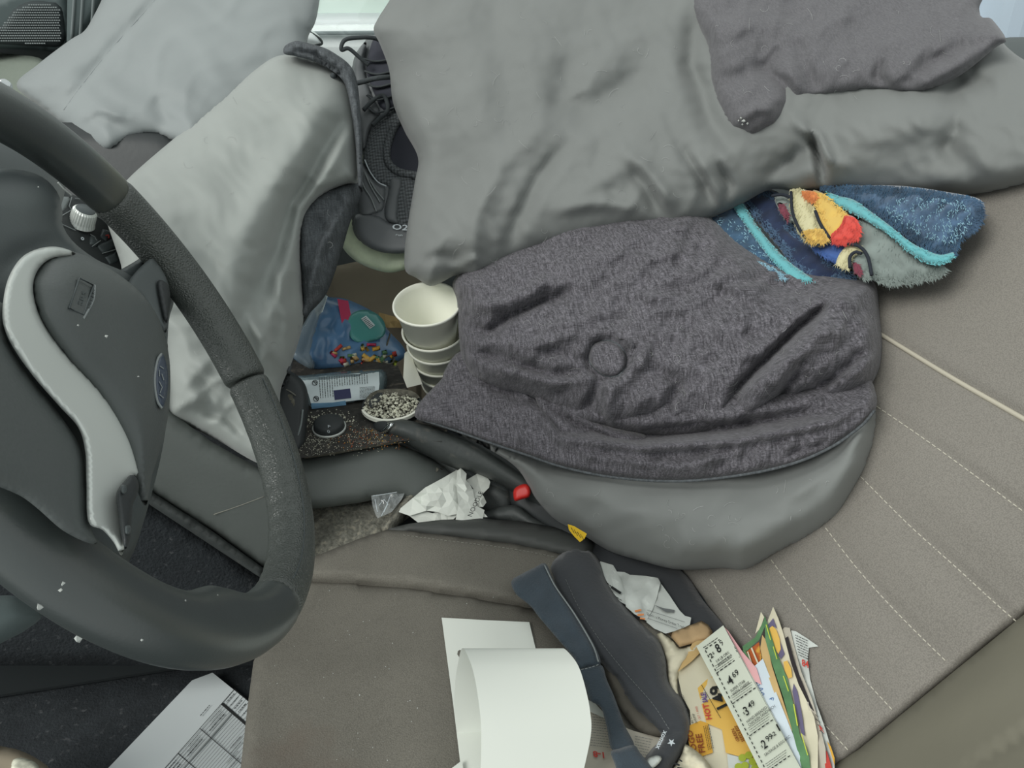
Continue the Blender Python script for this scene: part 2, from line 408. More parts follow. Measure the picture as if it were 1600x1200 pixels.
def text(s, o, ax, up, base, m, parent, name='lettering', bold=0, e=.0008, kind=None):
    """lettering laid on a surface: o = start, ax = one em along, up = one em up, all measured in the photograph"""
    cu = bpy.data.curves.new('t', 'FONT'); cu.body = s; cu.size = 1; cu.resolution_u = 2; cu.offset = bold; cu.fill_mode = 'FRONT'
    ob = bpy.data.objects.new('t', cu); COL.objects.link(ob)
    me = bpy.data.meshes.new_from_object(ob.evaluated_get(bpy.context.evaluated_depsgraph_get()))
    V = np.array([v.co[:] for v in me.vertices]); F = [tuple(p.vertices) for p in me.polygons]
    bpy.data.objects.remove(ob); bpy.data.curves.remove(cu); bpy.data.meshes.remove(me)
    if not len(V): return None
    x = o[0]+V[:, 0]*ax[0]+V[:, 1]*up[0]; y = o[1]+V[:, 0]*ax[1]+V[:, 1]*up[1]
    return link(name, at(x, y, base(x, y)-e), F, m, parent, False)
def lathe(prof, c, axis, n=40):
    c = np.array(c, float); a = np.array(axis, float); a /= np.linalg.norm(a)
    u = np.cross(a, (1, 0, 0)); u /= np.linalg.norm(u); v = np.cross(a, u); V = []; F = []
    for r, z in prof:
        for k in range(n):
            t = 2*math.pi*k/n; V.append(c+a*z+r*(u*math.cos(t)+v*math.sin(t)))
    for i in range(len(prof)-1):
        for k in range(n): F.append((i*n+k, i*n+(k+1) % n, (i+1)*n+(k+1) % n, (i+1)*n+k))
    return V, F
def fuzz(name, outline, base, m, parent, count, length, e=0, ang=.9, seed=0, width=.0005):
    """pile fibres standing out of a fleece"""
    r = np.random.default_rng(seed); ol = catmull(outline, 12); lo, hi = ol.min(0), ol.max(0)
    q = r.uniform(lo, hi, (count*3, 2)); q = q[inside(q, ol)][:count]
    b = base(q[:, 0], q[:, 1])-e; p = at(q[:, 0], q[:, 1], b)
    a = ang+r.normal(0, .55, len(q)); l = length*r.uniform(.6, 1.2, len(q))
    d = (CR*np.cos(a)[:, None]-CU_*np.sin(a)[:, None])*l[:, None]*.8-rays(q[:, 0], q[:, 1])*l[:, None]*.6
    s = (CR*np.sin(a)[:, None]+CU_*np.cos(a)[:, None])*width
    V = np.concatenate([p-s, p+s, p+d]); n = len(p)
    o = link(name, V, [(i, i+n, i+2*n) for i in range(n)], m, parent, False); o['kind'] = 'stuff'; return o
def hairs(name, outline, base, parent, count, e, seed, m='hair'):
    r = np.random.default_rng(seed); ol = catmull(outline, 20); lo, hi = ol.min(0), ol.max(0); G = []
    while len(G) < count:
        q = r.uniform(lo, hi)
        if not inside(q[None], ol)[0]: continue
        a = r.uniform(0, 6.28); l = r.uniform(5, 22); k = r.uniform(-.16, .16); p = [q]
        for i in range(5): p.append(p[-1]+np.array([math.cos(a), math.sin(a)])*l/5); a += k*5
        p = np.array(p); G.append(tubegeo(at(p[:, 0], p[:, 1], base(p[:, 0], p[:, 1])-e), .00011, 3))
    o = joined(name, G, m, parent); o['kind'] = 'stuff'; return o
#BODY
# ------------------------------------------------------------------ the setting: floor, passenger door, outside
def quadbox(name, lo, hi, m, parent=None, bev=.004):
    lo, hi = np.array(lo, float), np.array(hi, float); c = (lo+hi)/2; h = (hi-lo)/2
    return bevbox(name, c, (h[0], 0, 0), (0, h[1], 0), (0, 0, h[2]), m, parent, bev)
fl = quadbox('floor', (-1.2, -.02, .06), (1.6, 1.52, .10), 'dark_carpet'); fl['kind'] = 'structure'
dp = blob('door_1', [(-420, -100), (90, -150), (165, -150), (176, 0), (172, 60), (300, 150), (700, 190), (1700, 150), (2200, 150), (2200, 1000), (-420, 1000)],
          dy(1.50), 'door_grey', bulge=.012, edge=16, thick=.05, step=40, sharp=True); dp['kind'] = 'structure'
gb = sheet('window_1', [(176, -400), (1900, -400), (1900, 150), (700, 200), (176, 90)], dy(1.525), 'window_glass', thick=.004, step=60); gb['kind'] = 'structure'
wf = tube('trim_1', [(-.55, 1.49, .83), (-.2, 1.49, .78), (.05, 1.49, .72), (.4, 1.49, .70), (1.3, 1.49, .745)], .008, 'plastic_black'); wf['kind'] = 'structure'
gr = quadbox('ground', (-8, 1.8, -.5), (10, 14, -.42), 'asphalt', None, .01); gr['kind'] = 'structure'

# the tweeter panel in the passenger door and the pillar beside it
B = dy(1.44)
sp = thing('door_speaker', at(50, 75, 1.24), 'perforated grey speaker grille set in the passenger door, top left corner', 'speaker')
blob('grille_frame', [(-90, 0), (-30, 8), (20, -14), (75, -14), (108, 5), (108, 70), (102, 80), (60, 78), (0, 76), (-90, 70)], B, 'door_plastic', sp, bulge=.012, edge=10, thick=.02, step=8)
blob('grille', [(-90, 66), (-90, 10), (-30, 18), (0, 42), (22, 14), (48, 2), (75, 3), (96, 12), (99, 68), (60, 72), (0, 69)], off(B, .012), 'grille_back', sp, bulge=.002, edge=10, thick=.004, step=8)
G = []
rr = random.Random(3)
for j in range(17):
    for i in range(46):
        x, y = -60+i*3.6+(j % 2)*1.8, 4+j*4.0
        if inside(np.array([[x, y]]), [(-88, 64), (-60, 30), (0, 44), (24, 17), (50, 5), (75, 6), (93, 14), (96, 66), (60, 69), (0, 66)])[0]:
            c = at(x, y, B(x, y)-.0165); G.append(boxgeo(c, CR*.0013, -CU_*.0008, CD*.001))
o = joined('mesh_dots', G, 'grille', sp); o['kind'] = 'stuff'
pi = thing('door_pillar_trim', at(140, 30, 1.2), 'dark ribbed upright trim beside the speaker grille', 'trim')
blob('trim_body', [(106, -60), (175, -60), (160, 5), (140, 40), (110, 90), (104, 70)], dy(1.40), 'door_plastic', pi, bulge=.01, edge=12, thick=.05, step=8, sharp=True)
for i, x in enumerate((118, 131, 148)):
    pxtube('rib', [(x, -60), (x-2, 0), (x-6, 62)], dy(1.388), .0022, 'grille', pi)

# dashboard: pebbled top in the corner and the body that carries the controls
da = thing('dashboard', (-.5, 1.1, .55), 'pale pebbled dashboard top at the far left with dark body below', 'dashboard')
blob('dash_top', [(-300, 60), (0, 83), (60, 90), (75, 98), (240, 160), (300, 230), (200, 290), (-300, 260)], anch([(-300, 150, 1.25), (0, 85, 1.22), (70, 95, 1.17), (300, 230, 1.08), (50, 280, 1.0)]), 'dash_top', da, bulge=.02, edge=40, thick=.03, step=14, noise=(.0015, 60, 4))
blob('dash_body', [(60, 190), (270, 205), (300, 300), (280, 420), (250, 560), (-300, 560), (-300, 180)], anch([(60, 190, .98), (270, 210, .98), (250, 560, .98), (-300, 400, .95)]), 'plastic_black', da, bulge=.02, edge=40, thick=.08, step=16)
pxtube('air_vent_ring', [(-10, 136), (4, 128), (14, 134), (10, 146), (-2, 150)], off(dy(1.1), .0), .004, 'chrome', da)

# the car parked outside the passenger window
pc = thing('parked_car', (.6, 3.4, -.42), 'white car parked outside, seen through the passenger window', 'car')
quadbox('body', (-2.2, 2.75, -.25), (3.2, 4.5, .795), 'car_white', pc, .06)
quadbox('cabin', (-1.2, 2.9, .76), (2.3, 4.3, 1.22), 'car_white', pc, .05)
quadbox('side_window', (-1.1, 2.885, .83), (2.2, 2.905, 1.16), 'sky_painted_glass', pc, .005)
quadbox('belt_moulding', (-1.3, 2.742, .770), (2.4, 2.76, .782), 'car_trim', pc, .004)
quadbox('rear_quarter', (2.4, 2.6, -.2), (4.6, 4.4, 1.25), 'car_blue', pc, .08)
B = dy(2.62)
blob('door_mirror', [(455, 40), (485, 46), (500, 58), (504, 68), (494, 74), (478, 76), (455, 90)], B, 'car_white', pc, bulge=.05, edge=16, thick=.08, step=4)
pxtube('mirror_edge', [(484, 50), (499, 60), (503, 68), (494, 71), (478, 72)], off(B, .03), .0035, 'plastic_black', pc)
pxtube('door_shut_line', [(590, 55), (587, 90), (590, 140)], dy(2.742), .003, 'car_trim', pc)
for x in (-1.3, 2.0):
    V, F = lathe([(.0, 0), (.18, 0), (.2, .01), (.31, .015), (.33, .05), (.33, .2), (0, .2)], (x, 2.7, -.1), (0, 1, 0), 32); link('wheel', V, F, 'plastic_black', pc)

# rear of the passenger side, top right corner
rp = thing('rear_pillar_trim', at(1600, 90, 1.0), 'bluish grey padded trim below the rear window, top right corner', 'trim')
blob('pillar_body', [(1540, 70), (1562, 61), (1600, 58), (1760, 62), (1760, 220), (1560, 220)], anch([(1560, 60, 1.25), (1700, 60, 1.25), (1600, 200, 1.2)]), 'door_grey', rp, bulge=.02, edge=20, thick=.05, step=10)
blob('belt_guide', [(1583, 94), (1598, 98), (1640, 106), (1640, 140), (1600, 116)], anch([(1583, 94, 1.0), (1640, 140, .98), (1640, 90, .99)]), 'kraft', rp, bulge=.006, edge=8, thick=.01, step=4)

# ------------------------------------------------------------------ centre console
cc = thing('center_console', (0, .82, .1), 'dark dusty centre console between the two seats', 'console')
quadbox('console_core', (-.6, .80, .1), (.45, .93, .34), 'plastic_black', cc, .01)
blob('side_panel', [(190, 560), (262, 640), (330, 690), (408, 734), (470, 770), (480, 900), (408, 884), (335, 830), (240, 772), (190, 730)], dy(.70), 'console_plastic', cc, bulge=.012, edge=40, thick=.10, step=12, sharp=True)
pxtube('panel_joint', [(334, 804), (372, 791), (412, 776)], off(dy(.70), .0118), .0006, 'stitch_grey', cc)
blob('lower_trim', [(190, 728), (240, 770), (335, 832), (412, 888), (415, 908), (330, 852), (236, 790), (190, 752)], dy(.695), 'console_dark', cc, bulge=.01, edge=10, thick=.05, step=8, sharp=True)
blob('footwell_side', [(-300, 560), (100, 700), (236, 788), (330, 850), (420, 912), (500, 960), (500, 1040), (100, 1040), (-300, 1040)], dy(.74), 'dark_carpet', cc, bulge=.004, edge=40, thick=.04, step=20, sharp=True)
TOP = dz(.44)
sheet('top_tray', [(425, 575), (470, 560), (560, 560), (622, 572), (634, 600), (650, 640), (700, 650), (690, 690), (640, 688), (600, 692), (560, 700), (470, 716), (425, 720)], TOP, 'dusty_plastic', cc, thick=.03, step=12, noise=(.0012, 30, 5))
blob('console_side', [(440, 706), (474, 712), (520, 706), (560, 700), (602, 692), (640, 700), (710, 738), (780, 800), (700, 850), (640, 785), (600, 778), (560, 786), (476, 796), (430, 790)],
     anch([(474, 712, .885), (600, 694, .90), (710, 738, .93), (480, 795, .865), (600, 778, .885), (700, 820, .90)]), 'console_plastic', cc, bulge=.018, edge=34, thick=.05, step=9)
blob('carpet_side', [(440, 782), (480, 790), (560, 786), (610, 776), (650, 752), (690, 735), (650, 800), (604, 836), (560, 870), (500, 900), (440, 900)],
     anch([(480, 790, .90), (610, 776, .91), (690, 735, .95), (500, 890, .845), (600, 835, .875)]), 'dusty_carpet', cc, bulge=.004, edge=20, thick=.04, step=6, noise=(.0016, 16, 2), sharp=True)
blob('seat_rail_cover', [(596, 824), (626, 786), (655, 752), (682, 730), (692, 733), (668, 762), (640, 800), (612, 838), (598, 834)], anch([(600, 830, .868), (690, 732, .915)]), 'dusty_carpet', cc, bulge=.008, edge=10, thick=.02, step=5, noise=(.001, 12, 6), sharp=True)
blob('rear_side_panel', [(745, 752), (800, 742), (900, 735), (900, 830), (760, 830), (742, 806), (764, 796)], dy(.80), 'console_dark', cc, bulge=.006, edge=14, thick=.03, step=9, sharp=True)
pxtube('pale_edge_strip', [(762, 758), (782, 749), (806, 738)], off(dy(.80), .008), .0012, 'stitch_pale', cc)
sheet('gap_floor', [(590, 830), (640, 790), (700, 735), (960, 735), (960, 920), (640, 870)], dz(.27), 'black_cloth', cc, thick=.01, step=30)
pxtube('painted_tray_highlight', [(474, 714), (510, 709), (556, 701), (600, 693), (620, 690)], anch([(474, 712, .873), (620, 690, .888), (556, 740, .876)]), .0022, 'gravel_dark', cc, 0, 8)  # lighter tube stands in for the highlight along the tray's front edge
# gear bezel seen between rim and blanket
blob('gear_bezel', [(438, 566), (452, 578), (474, 596), (482, 622), (480, 660), (474, 700), (450, 716), (430, 690), (425, 600)], anch([(440, 570, .90), (480, 640, .89), (455, 710, .87)]), 'plastic_black', cc, bulge=.012, edge=12, thick=.04, step=5)
blob('dusty_inset', [(444, 612), (455, 614), (463, 625), (462, 646), (454, 656), (446, 650), (440, 630)], anch([(440, 612, .882), (462, 656, .876), (462, 612, .882)]), 'gravel_dark', cc, bulge=.003, edge=8, thick=.006, step=4, noise=(.0008, 8, 2))
pxtube('bezel_rim', [(452, 700), (462, 690), (470, 664), (473, 640)], anch([(452, 700, .862), (473, 640, .875), (460, 670, .868)]), .0012, 'grille', cc)
pxtube('bezel_edge', [(438, 606), (450, 610), (462, 618)], anch([(438, 606, .884), (462, 618, .878), (450, 612, .88)]), .0008, 'stitch_grey', cc)
# rotary knob with two figures
k0 = at(515, 672, TOP(515, 672)); KN = thing('drive_mode_knob', k0, 'round black knob on the dusty console tray in front of the handbrake', 'knob')
V, F = lathe([(0, .013), (.015, .013), (.0175, .011), (.018, 0), (0, 0)], k0, (0, -.1, 1), 40); link('knob_body', V, F, 'plastic_black', KN)
V, F = lathe([(.0182, .002), (.0195, .002), (.0195, .005), (.0182, .005)], k0, (0, -.1, 1), 40); link('knob_ring', V, F, 'satin_silver', KN)
text('P', (512, 668), (9, 1.5), (-.5, -6), off(dz(.4535), .0), 'white_print', KN); text('()', (511, 675), (8, 1.2), (-.5, -5), dz(.4536), 'white_print', KN)
# cup holder with broken gravel, and crumbs
ch = at(612, 632, .932)
CH = thing('ashtray_cup', ch, 'open round cup of pale broken crumbs beside the handbrake tip', 'cup')
V, F = lathe([(.0, -.03), (.026, -.03), (.034, .0), (.0365, .0), (.0345, -.004), (.030, -.036), (0, -.036)], ch, (-.02, -.06, 1), 44); link('cup_body', V, F, 'plastic_black', CH)
V, F = lathe([(.0335, .001), (.0368, .001), (.0368, -.003), (.0335, -.003)], ch, (-.02, -.06, 1), 44)
keep = [f for f in F if np.mean([V[i][1] for i in f]) < ch[1]-.004]; link('pale_lip', V, keep, 'foam_white', CH, smooth=False)
sheet('back_lip', [(570, 636), (574, 620), (586, 611), (600, 608), (630, 608), (648, 613), (656, 622), (640, 619), (612, 617), (597, 620), (590, 632), (578, 644)], anch([(570, 636, .925), (650, 616, .945), (600, 607, .955)]), 'gravel_dark', CH, thick=.004, step=5, noise=(.001, 12, 3), sharp=False)
sheet('lip_gap', [(576, 632), (580, 622), (590, 614), (598, 613), (594, 624), (584, 638)], anch([(570, 636, .922), (650, 616, .942), (600, 607, .952)]), 'plastic_black', CH, thick=.001, step=5, sharp=False)
a = np.array([-.02, -.06, 1]); a /= np.linalg.norm(a)
def crumb(c, s, r):
    V = []; 
    for d in ((1, 0, 0), (-1, 0, 0), (0, 1, 0), (0, -1, 0), (0, 0, 1), (0, 0, -1)): V.append(np.array(c)+np.array(d)*s*r.uniform(.6, 1.2)+np.array([r.uniform(-.3, .3)*s for _ in range(3)]))
    return V, [(0, 2, 4), (2, 1, 4), (1, 3, 4), (3, 0, 4), (2, 0, 5), (1, 2, 5), (3, 1, 5), (0, 3, 5)]
r = random.Random(9); G1 = []; G2 = []
for i in range(900):
    t = r.uniform(0, 6.283); q = math.sqrt(r.random())*.0325
    c = ch+np.array([math.cos(t)*q, math.sin(t)*q*.97, 0]); c[2] += (c[1]-ch[1])*.06+.002+.006*(1-(q/.0325)**2)*r.random()-.002
    (G1 if r.random() < .72 else G2).append(crumb(c, r.uniform(.0010, .0026), r))
o = joined('pale_crumbs', G1, 'gravel_pale', CH); o['kind'] = 'stuff'; o = joined('dark_crumbs', G2, 'gravel_dark', CH); o['kind'] = 'stuff'
G = []
for i in range(900):
    if i < 280: x, y = r.gauss(513, 17), r.gauss(655, 5.5)
    elif i < 620: x, y = r.gauss(490, 16), r.gauss(693, 13)
    else: x, y = r.gauss(560, 30), r.gauss(682, 12)
    if not (455 < x < 640 and 640 < y < 712): continue
    c = at(x, y, TOP(x, y)-.001); G.append(crumb(c, r.uniform(.0003, .0015 if i < 280 else .0007), r))
o = joined('crumbs', G, 'gravel_pale'); tag(o, 'pale crumbs and grit scattered over the console tray around the knob', 'crumbs', kind='stuff')
G = []
for i in range(260):
    x, y = r.gauss(578, 34), r.gauss(686, 11)
    if 500 < x < 640 and 645 < y < 704: G.append(crumb(at(x, y, TOP(x, y)-.001), r.uniform(.0003, .0008), r))
o = joined('rust_flakes', G, 'burger'); tag(o, 'reddish brown flakes scattered on the tray below the handbrake tip', 'crumbs', kind='stuff')

# handbrake
hb = thing('handbrake', at(700, 720, .92), 'black handbrake lever with a silver push button at its tip', 'handbrake')
HBF = anch([(580, 662, .925), (620, 672, .905), (700, 700, .90), (790, 740, .89), (860, 770, .88), (700, 680, .90), (700, 740, .905)])
blob('grip', [(578, 664), (584, 656), (604, 654), (640, 657), (690, 672), (745, 695), (800, 730), (860, 770), (850, 800), (790, 762), (745, 740), (705, 730), (660, 708), (625, 690), (592, 683), (580, 676)], HBF, 'console_dark', hb, bulge=.022, edge=22, thick=.02, step=6, folds=[([(632, 658), (640, 668), (690, 686), (740, 712), (800, 750)], 3, -.002)])
blob('push_button', [(582, 665), (590, 657), (612, 660), (616, 664), (606, 674), (600, 679), (584, 674)], off(HBF, .014), 'plastic_black', hb, bulge=.007, edge=10, thick=.01, step=3)
blob('button_cap', [(584, 675), (594, 672), (603, 665), (607, 659), (616, 662), (612, 670), (604, 677), (594, 681)], off(HBF, .021), 'chrome', hb, bulge=.004, edge=8, thick=.006, step=3)
blob('sleeve', [(655, 700), (700, 715), (745, 742), (800, 770), (800, 830), (740, 790), (700, 738)], off(HBF, -.02), 'console_dark', hb, bulge=.02, edge=20, thick=.02, step=8)
G = [tubegeo(pxline([(680, 737), (706, 728), (728, 722)], dz(.38)), .0008, 5)]

# cardboard and dim footwell on the passenger side
cb = blob('cardboard_box', [(505, 420), (560, 408), (640, 400), (690, 430), (690, 520), (620, 512), (560, 496), (510, 470)], anch([(505, 420, 1.30), (640, 400, 1.30), (560, 496, 1.26), (690, 520, 1.24)]), 'cardboard', bulge=.01, edge=10, step=8, sharp=True, back=(0, .02, -.33))
tag(cb, 'plain brown-grey cardboard panel behind the blue candy bag, under the shoe', 'cardboard')
cb2 = sheet('paper_scrap', [(592, 488), (636, 500), (634, 512), (600, 512), (592, 506)], anch([(592, 488, 1.22), (636, 500, 1.22), (600, 512, 1.21)]), 'kraft', step=8, crumple=.002)
tag(cb2, 'tan paper scrap between the candy bag and the cups', 'paper')
# ------------------------------------------------------------------ driver's seat
seat = thing('driver_seat', (.1, .45, .1), 'grey-brown driver seat with mesh cushion and stitched quilted backrest', 'car seat')
SZ = (0, 0, -.11)
SEAM = [(380, 917), (440, 908), (480, 905), (560, 908), (640, 915), (740, 930), (800, 940), (850, 958)]
CSH = blob('seat_cushion', [(462, 930), (480, 905), (560, 908), (640, 915), (740, 930), (820, 945), (1000, 960), (1130, 985), (1330, 1200), (1420, 1330), (340, 1420), (362, 1300), (376, 1200), (386, 1110), (396, 1034), (420, 980)],
     CU, 'cushion_fabric', seat, bulge=.012, edge=14, step=13, back=SZ, noise=(.0015, 190, 3), sharp=True, folds=[([(400, 1040), (560, 1050), (800, 1010), (880, 940)], 40, .003), ([(700, 890), (790, 960), (860, 1010)], 14, -.002)])
CBL = blob('cushion_bolster', [(462, 925), (470, 884), (485, 872), (520, 858), (560, 842), (606, 827), (640, 828), (720, 838), (800, 848), (868, 860), (884, 870), (900, 900), (1000, 960), (820, 944), (740, 930), (640, 915), (560, 908), (480, 905)],
     dz(.372), 'cushion_fabric', seat, bulge=.012, edge=16, step=8, back=(0, 0, -.1), noise=(.001, 120, 4), sharp=True)
blob('bolster_edge', [(606, 826), (640, 818), (690, 812), (750, 810), (820, 815), (880, 826), (930, 845), (920, 880), (884, 868), (800, 848), (720, 838), (640, 829)],
     dz(.374), 'seat_side', seat, bulge=.014, edge=22, step=8, back=(0, .0, -.1), sharp=True)
blob('rear_side_cover', [(866, 862), (910, 838), (960, 840), (1060, 888), (1100, 940), (1136, 985), (1150, 1030), (1040, 1010), (940, 940), (880, 905)], off(CREASE, .006), 'belt_cloth', seat, bulge=.004, edge=24, step=12, thick=.03)
def stitches(name, line, base, m, e, dash=7, gap=4, w=.00055, parent=seat):
    q = smoothline(line, 10); q = np.array(q); L = np.r_[0, np.cumsum(np.hypot(*np.diff(q, axis=0).T))]; G = []; s = 0
    while s+dash < L[-1]:
        xs = np.interp([s, s+dash*.5, s+dash], L, q[:, 0]); ys = np.interp([s, s+dash*.5, s+dash], L, q[:, 1])
        G.append(tubegeo(at(xs, ys, base(xs, ys)-e), w, 4)); s += dash+gap
    o = joined(name, G, m, parent); o['kind'] = 'stuff'; return o
stitches('stitch_row', [(630, 836), (700, 845), (760, 852), (820, 861), (866, 870)], on_(CBL), 'stitch_grey', 0, 4, 2.5, .0004)
pxtube('seam_line', [(400, 914), (480, 905), (560, 908), (640, 915), (740, 930), (820, 945), (860, 956)], dz(.370), .0008, 'seat_side', seat)
# backrest
ST = [[(1100, 868), (1138, 920), (1185, 985), (1235, 1045), (1290, 1112), (1330, 1172)],
      [(1205, 875), (1262, 952), (1330, 1038), (1395, 1110)], [(1290, 825), (1345, 895), (1410, 966), (1480, 1035)],
      [(1345, 745), (1420, 820), (1500, 892), (1575, 960), (1700, 1065)], [(1370, 635), (1450, 690), (1530, 748), (1600, 800), (1750, 910)]]
ST[0] = [(1110, 905), (1150, 965), (1205, 1035), (1260, 1100), (1325, 1172)]
PIPE = [(1340, 502), (1380, 525), (1490, 592), (1600, 655), (1760, 748)]
back_out = [(1040, 850), (1060, 889), (1096, 930), (1132, 985), (1200, 1080), (1296, 1206), (1340, 1172), (1450, 1082), (1600, 960), (1760, 835), (1900, 740), (1900, 200), (1600, 180), (1300, 200), (1150, 600)]
BR = blob('backrest', back_out, BK, 'seat_fabric', seat, bulge=.010, edge=22, step=9, thick=.10, sharp=True,
     folds=[(s, 9, -.0042) for s in ST]+[(PIPE, 10, -.005)]+[([((a[0]+c[0])/2, (a[1]+c[1])/2) for a, c in zip([s[0], s[len(s)//2], s[-1]], [u[0], u[len(u)//2], u[-1]])], 34, .004) for s, u in zip(ST[:-1], ST[1:])])
for s in ST: stitches('stitch_row', s, on_(BR), 'stitch_pale', 0, 6.5, 4, .0005)
pxtube('piping', PIPE, on_(BR, .001), .0021, 'piping', seat, 0, 8)
blob('side_bolster', [(1296, 1204), (1340, 1172), (1450, 1082), (1600, 960), (1760, 832), (1900, 740), (1950, 1100), (1800, 1420), (1250, 1420), (1270, 1300)],
     anch([(1296, 1204, .575), (1450, 1082, .545), (1600, 960, .518), (1900, 740, .50), (1500, 1300, .44), (1700, 1100, .44), (1900, 1000, .42), (1300, 1400, .5)]), 'seat_leatherette', seat, bulge=.022, edge=110, step=14, thick=.08,
     folds=[([(1480, 1230), (1530, 1190), (1600, 1145), (1720, 1080)], 5, -.004), ([(1360, 1130), (1480, 1100), (1600, 1040)], 40, .005)])
# belt buckle and label
bb = thing('seat_belt_buckle', at(815, 775, .9), 'black seat belt buckle with bright red release button', 'buckle')
BF = anch([(800, 770, .885), (870, 830, .84), (830, 765, .88), (820, 800, .875)])
blob('buckle_body', [(797, 760), (806, 756), (850, 770), (900, 800), (910, 850), (870, 836), (830, 812), (800, 790)], off(BF, -.012), 'plastic_black', bb, bulge=.012, edge=12, thick=.02, step=5)
blob('release_button', [(803, 765), (810, 759), (822, 756), (829, 764), (827, 776), (816, 780), (805, 783), (802, 774)], off(BF, .022), 'red_plastic', bb, bulge=.005, edge=6, thick=.01, step=3)
blob('buckle_stalk', [(740, 806), (790, 790), (812, 792), (830, 806), (880, 836), (870, 846), (800, 818), (742, 818)], anch([(740, 810, .90), (880, 840, .845), (800, 790, .88)]), 'console_dark', bb, bulge=.010, edge=12, thick=.02, step=6)
yt = sheet('warning_tag', [(887, 819), (897, 822), (917, 834), (913, 842), (906, 847), (897, 838), (889, 828)], off(anch([(887, 819, .79), (917, 838, .77), (897, 847, .778)]), 0), 'yellow_tag', step=8)
tag(yt, 'small yellow printed tag showing below the grey comforter edge', 'tag')
strokes('print', [l for i in range(4) for l in greek(892+i*5, 824+i*3.6, .5, .86, 11, 1.6, i)], anch([(887, 819, .79), (917, 838, .77), (897, 847, .778)]), 'ink', yt)

# ------------------------------------------------------------------ steering wheel
WC = np.array([-.1366, .4441, .7062]); AL = math.radians(26)
WN = np.array([math.cos(AL), 0, math.sin(AL)]); WE1 = np.array([0., 1, 0]); WE2 = np.array([-math.sin(AL), 0, math.cos(AL)])
def wpl(w): return dplane(WC+WN*w, WN)
def wloc(x, y, w=0):
    p = at(x, y, wpl(w)(x, y))-WC; return p @ WE1, p @ WE2
sw = thing('steering_wheel', WC, 'black leather steering wheel with grey hub and curved satin silver trim', 'steering wheel')
def rim_part(name, a0, a1, ra, rb, m, closed=False, n=160, ns=22, R0=.1698, bumps=(), wob=0):
    """ring section with an oval profile; bumps = (angle, width, extra radius towards the inside)"""
    V = []; F = []; k = n if closed else n+1
    for i in range(k):
        a = a0+(a1-a0)*i/n; er = 0; ex = 1.0
        if not closed:
            e = min(i, n-i)/n*abs(a1-a0)*R0; ex = min(1, .90+.10*math.sqrt(min(1, e/.004)))
        for bc, bw, bh in bumps: er += bh*math.exp(-((a-bc)/bw)**2)
        er += wob*math.sin(a*58)
        c = WC+R0*(WE1*math.cos(a)+WE2*math.sin(a)); d = WE1*math.cos(a)+WE2*math.sin(a)
        for j in range(ns):
            t = 2*math.pi*j/ns; q = math.cos(t); r_ = ra*ex*q-(er if q < 0 else 0)*abs(q); V.append(c+d*r_+WN*rb*ex*math.sin(t))
    for i in range(n if closed else n):
        i2 = (i+1) % k
        for j in range(ns): F.append((i*ns+j, i*ns+(j+1) % ns, i2*ns+(j+1) % ns, i2*ns+j))
    if not closed: F.append(tuple(range(ns))[::-1]); F.append(tuple((k-1)*ns+j for j in range(ns)))
    return link(name, V, F, m, sw)
ang = lambda x, y: math.atan2(*wloc(x, y)[::-1])
aA, aB, aT, aL = ang(388, 598), ang(425, 940), ang(330, 935), ang(235, 380)
P2_ = 2*math.pi
rim_part('rim', aL+.24, aB+P2_+.004, .0170, .0158, 'rim_plastic', n=220, bumps=((aT+P2_-.02, .15, .0085), (ang(150, 930) % P2_, .5, .003)))
rim_part('leather_grip', aB, aA, .0162, .0160, 'rim_leather', wob=.0004, n=120)
def rim_line(name, a0, a1, psi, r_, w, m):
    P = []
    for i in range(41):
        a = a0+(a1-a0)*i/40; d = WE1*math.cos(a)+WE2*math.sin(a); P.append(WC+R0_*d+d*.0163*math.cos(psi)+WN*.0161*math.sin(psi))
    return tube(name, P, w, m, sw, 6, 1, 1)
R0_ = .1698
rim_line('grip_seam', aB+.06, aA-.03, 2.0, 0, .0005, 'shell_plastic')
rim_part('leather_grip', aA+.012, aL+.25, 0.0176, .0160, 'rim_leather', n=110, bumps=((ang(330, 560), .2, .003),))
# hub shell, pad, silver trim
blob('hub_shell', [(-180, 300), (-60, 275), (0, 264), (45, 268), (75, 283), (94, 310), (96, 345), (112, 375), (150, 405), (215, 440), (250, 520), (262, 620), (250, 720), (210, 860), (190, 880), (140, 880), (60, 830), (-20, 760), (-180, 700)],
     wpl(-.012), 'shell_plastic', sw, bulge=.03, edge=60, thick=.05, step=10, folds=[([(0, 425), (30, 400), (70, 385), (120, 385)], 16, -.006), ([(20, 600), (70, 690), (120, 790), (140, 840)], 20, -.006)])
blob('lower_spoke_cover', [(-80, 470), (4, 474), (10, 525), (44, 584), (95, 650), (126, 700), (134, 745), (139, 815), (150, 850), (100, 830), (40, 780), (-80, 700)], wpl(.032), 'pad_plastic', sw, bulge=.006, edge=50, thick=.02, step=7)
blob('upper_spoke', [(172, 432), (180, 426), (205, 412), (232, 396), (258, 388), (276, 420), (272, 470), (264, 500), (258, 560), (240, 520), (205, 470)], wpl(-.020), 'shell_plastic', sw, bulge=.016, edge=20, thick=.02, step=6, folds=[([(190, 446), (215, 430), (240, 405)], 5, -.006)])
blob('spoke_trim', [(198, 446), (232, 406), (246, 412), (262, 440), (266, 472), (262, 500), (258, 520), (240, 492), (222, 466)], wpl(-.001), 'door_grey', sw, bulge=.006, edge=10, thick=.01, step=5)
blob('spoke_end', [(246, 440), (262, 444), (266, 470), (260, 505), (252, 480)], wpl(.003), 'plastic_black', sw, bulge=.006, edge=8, thick=.01, step=4)
PADF = wpl(.030)
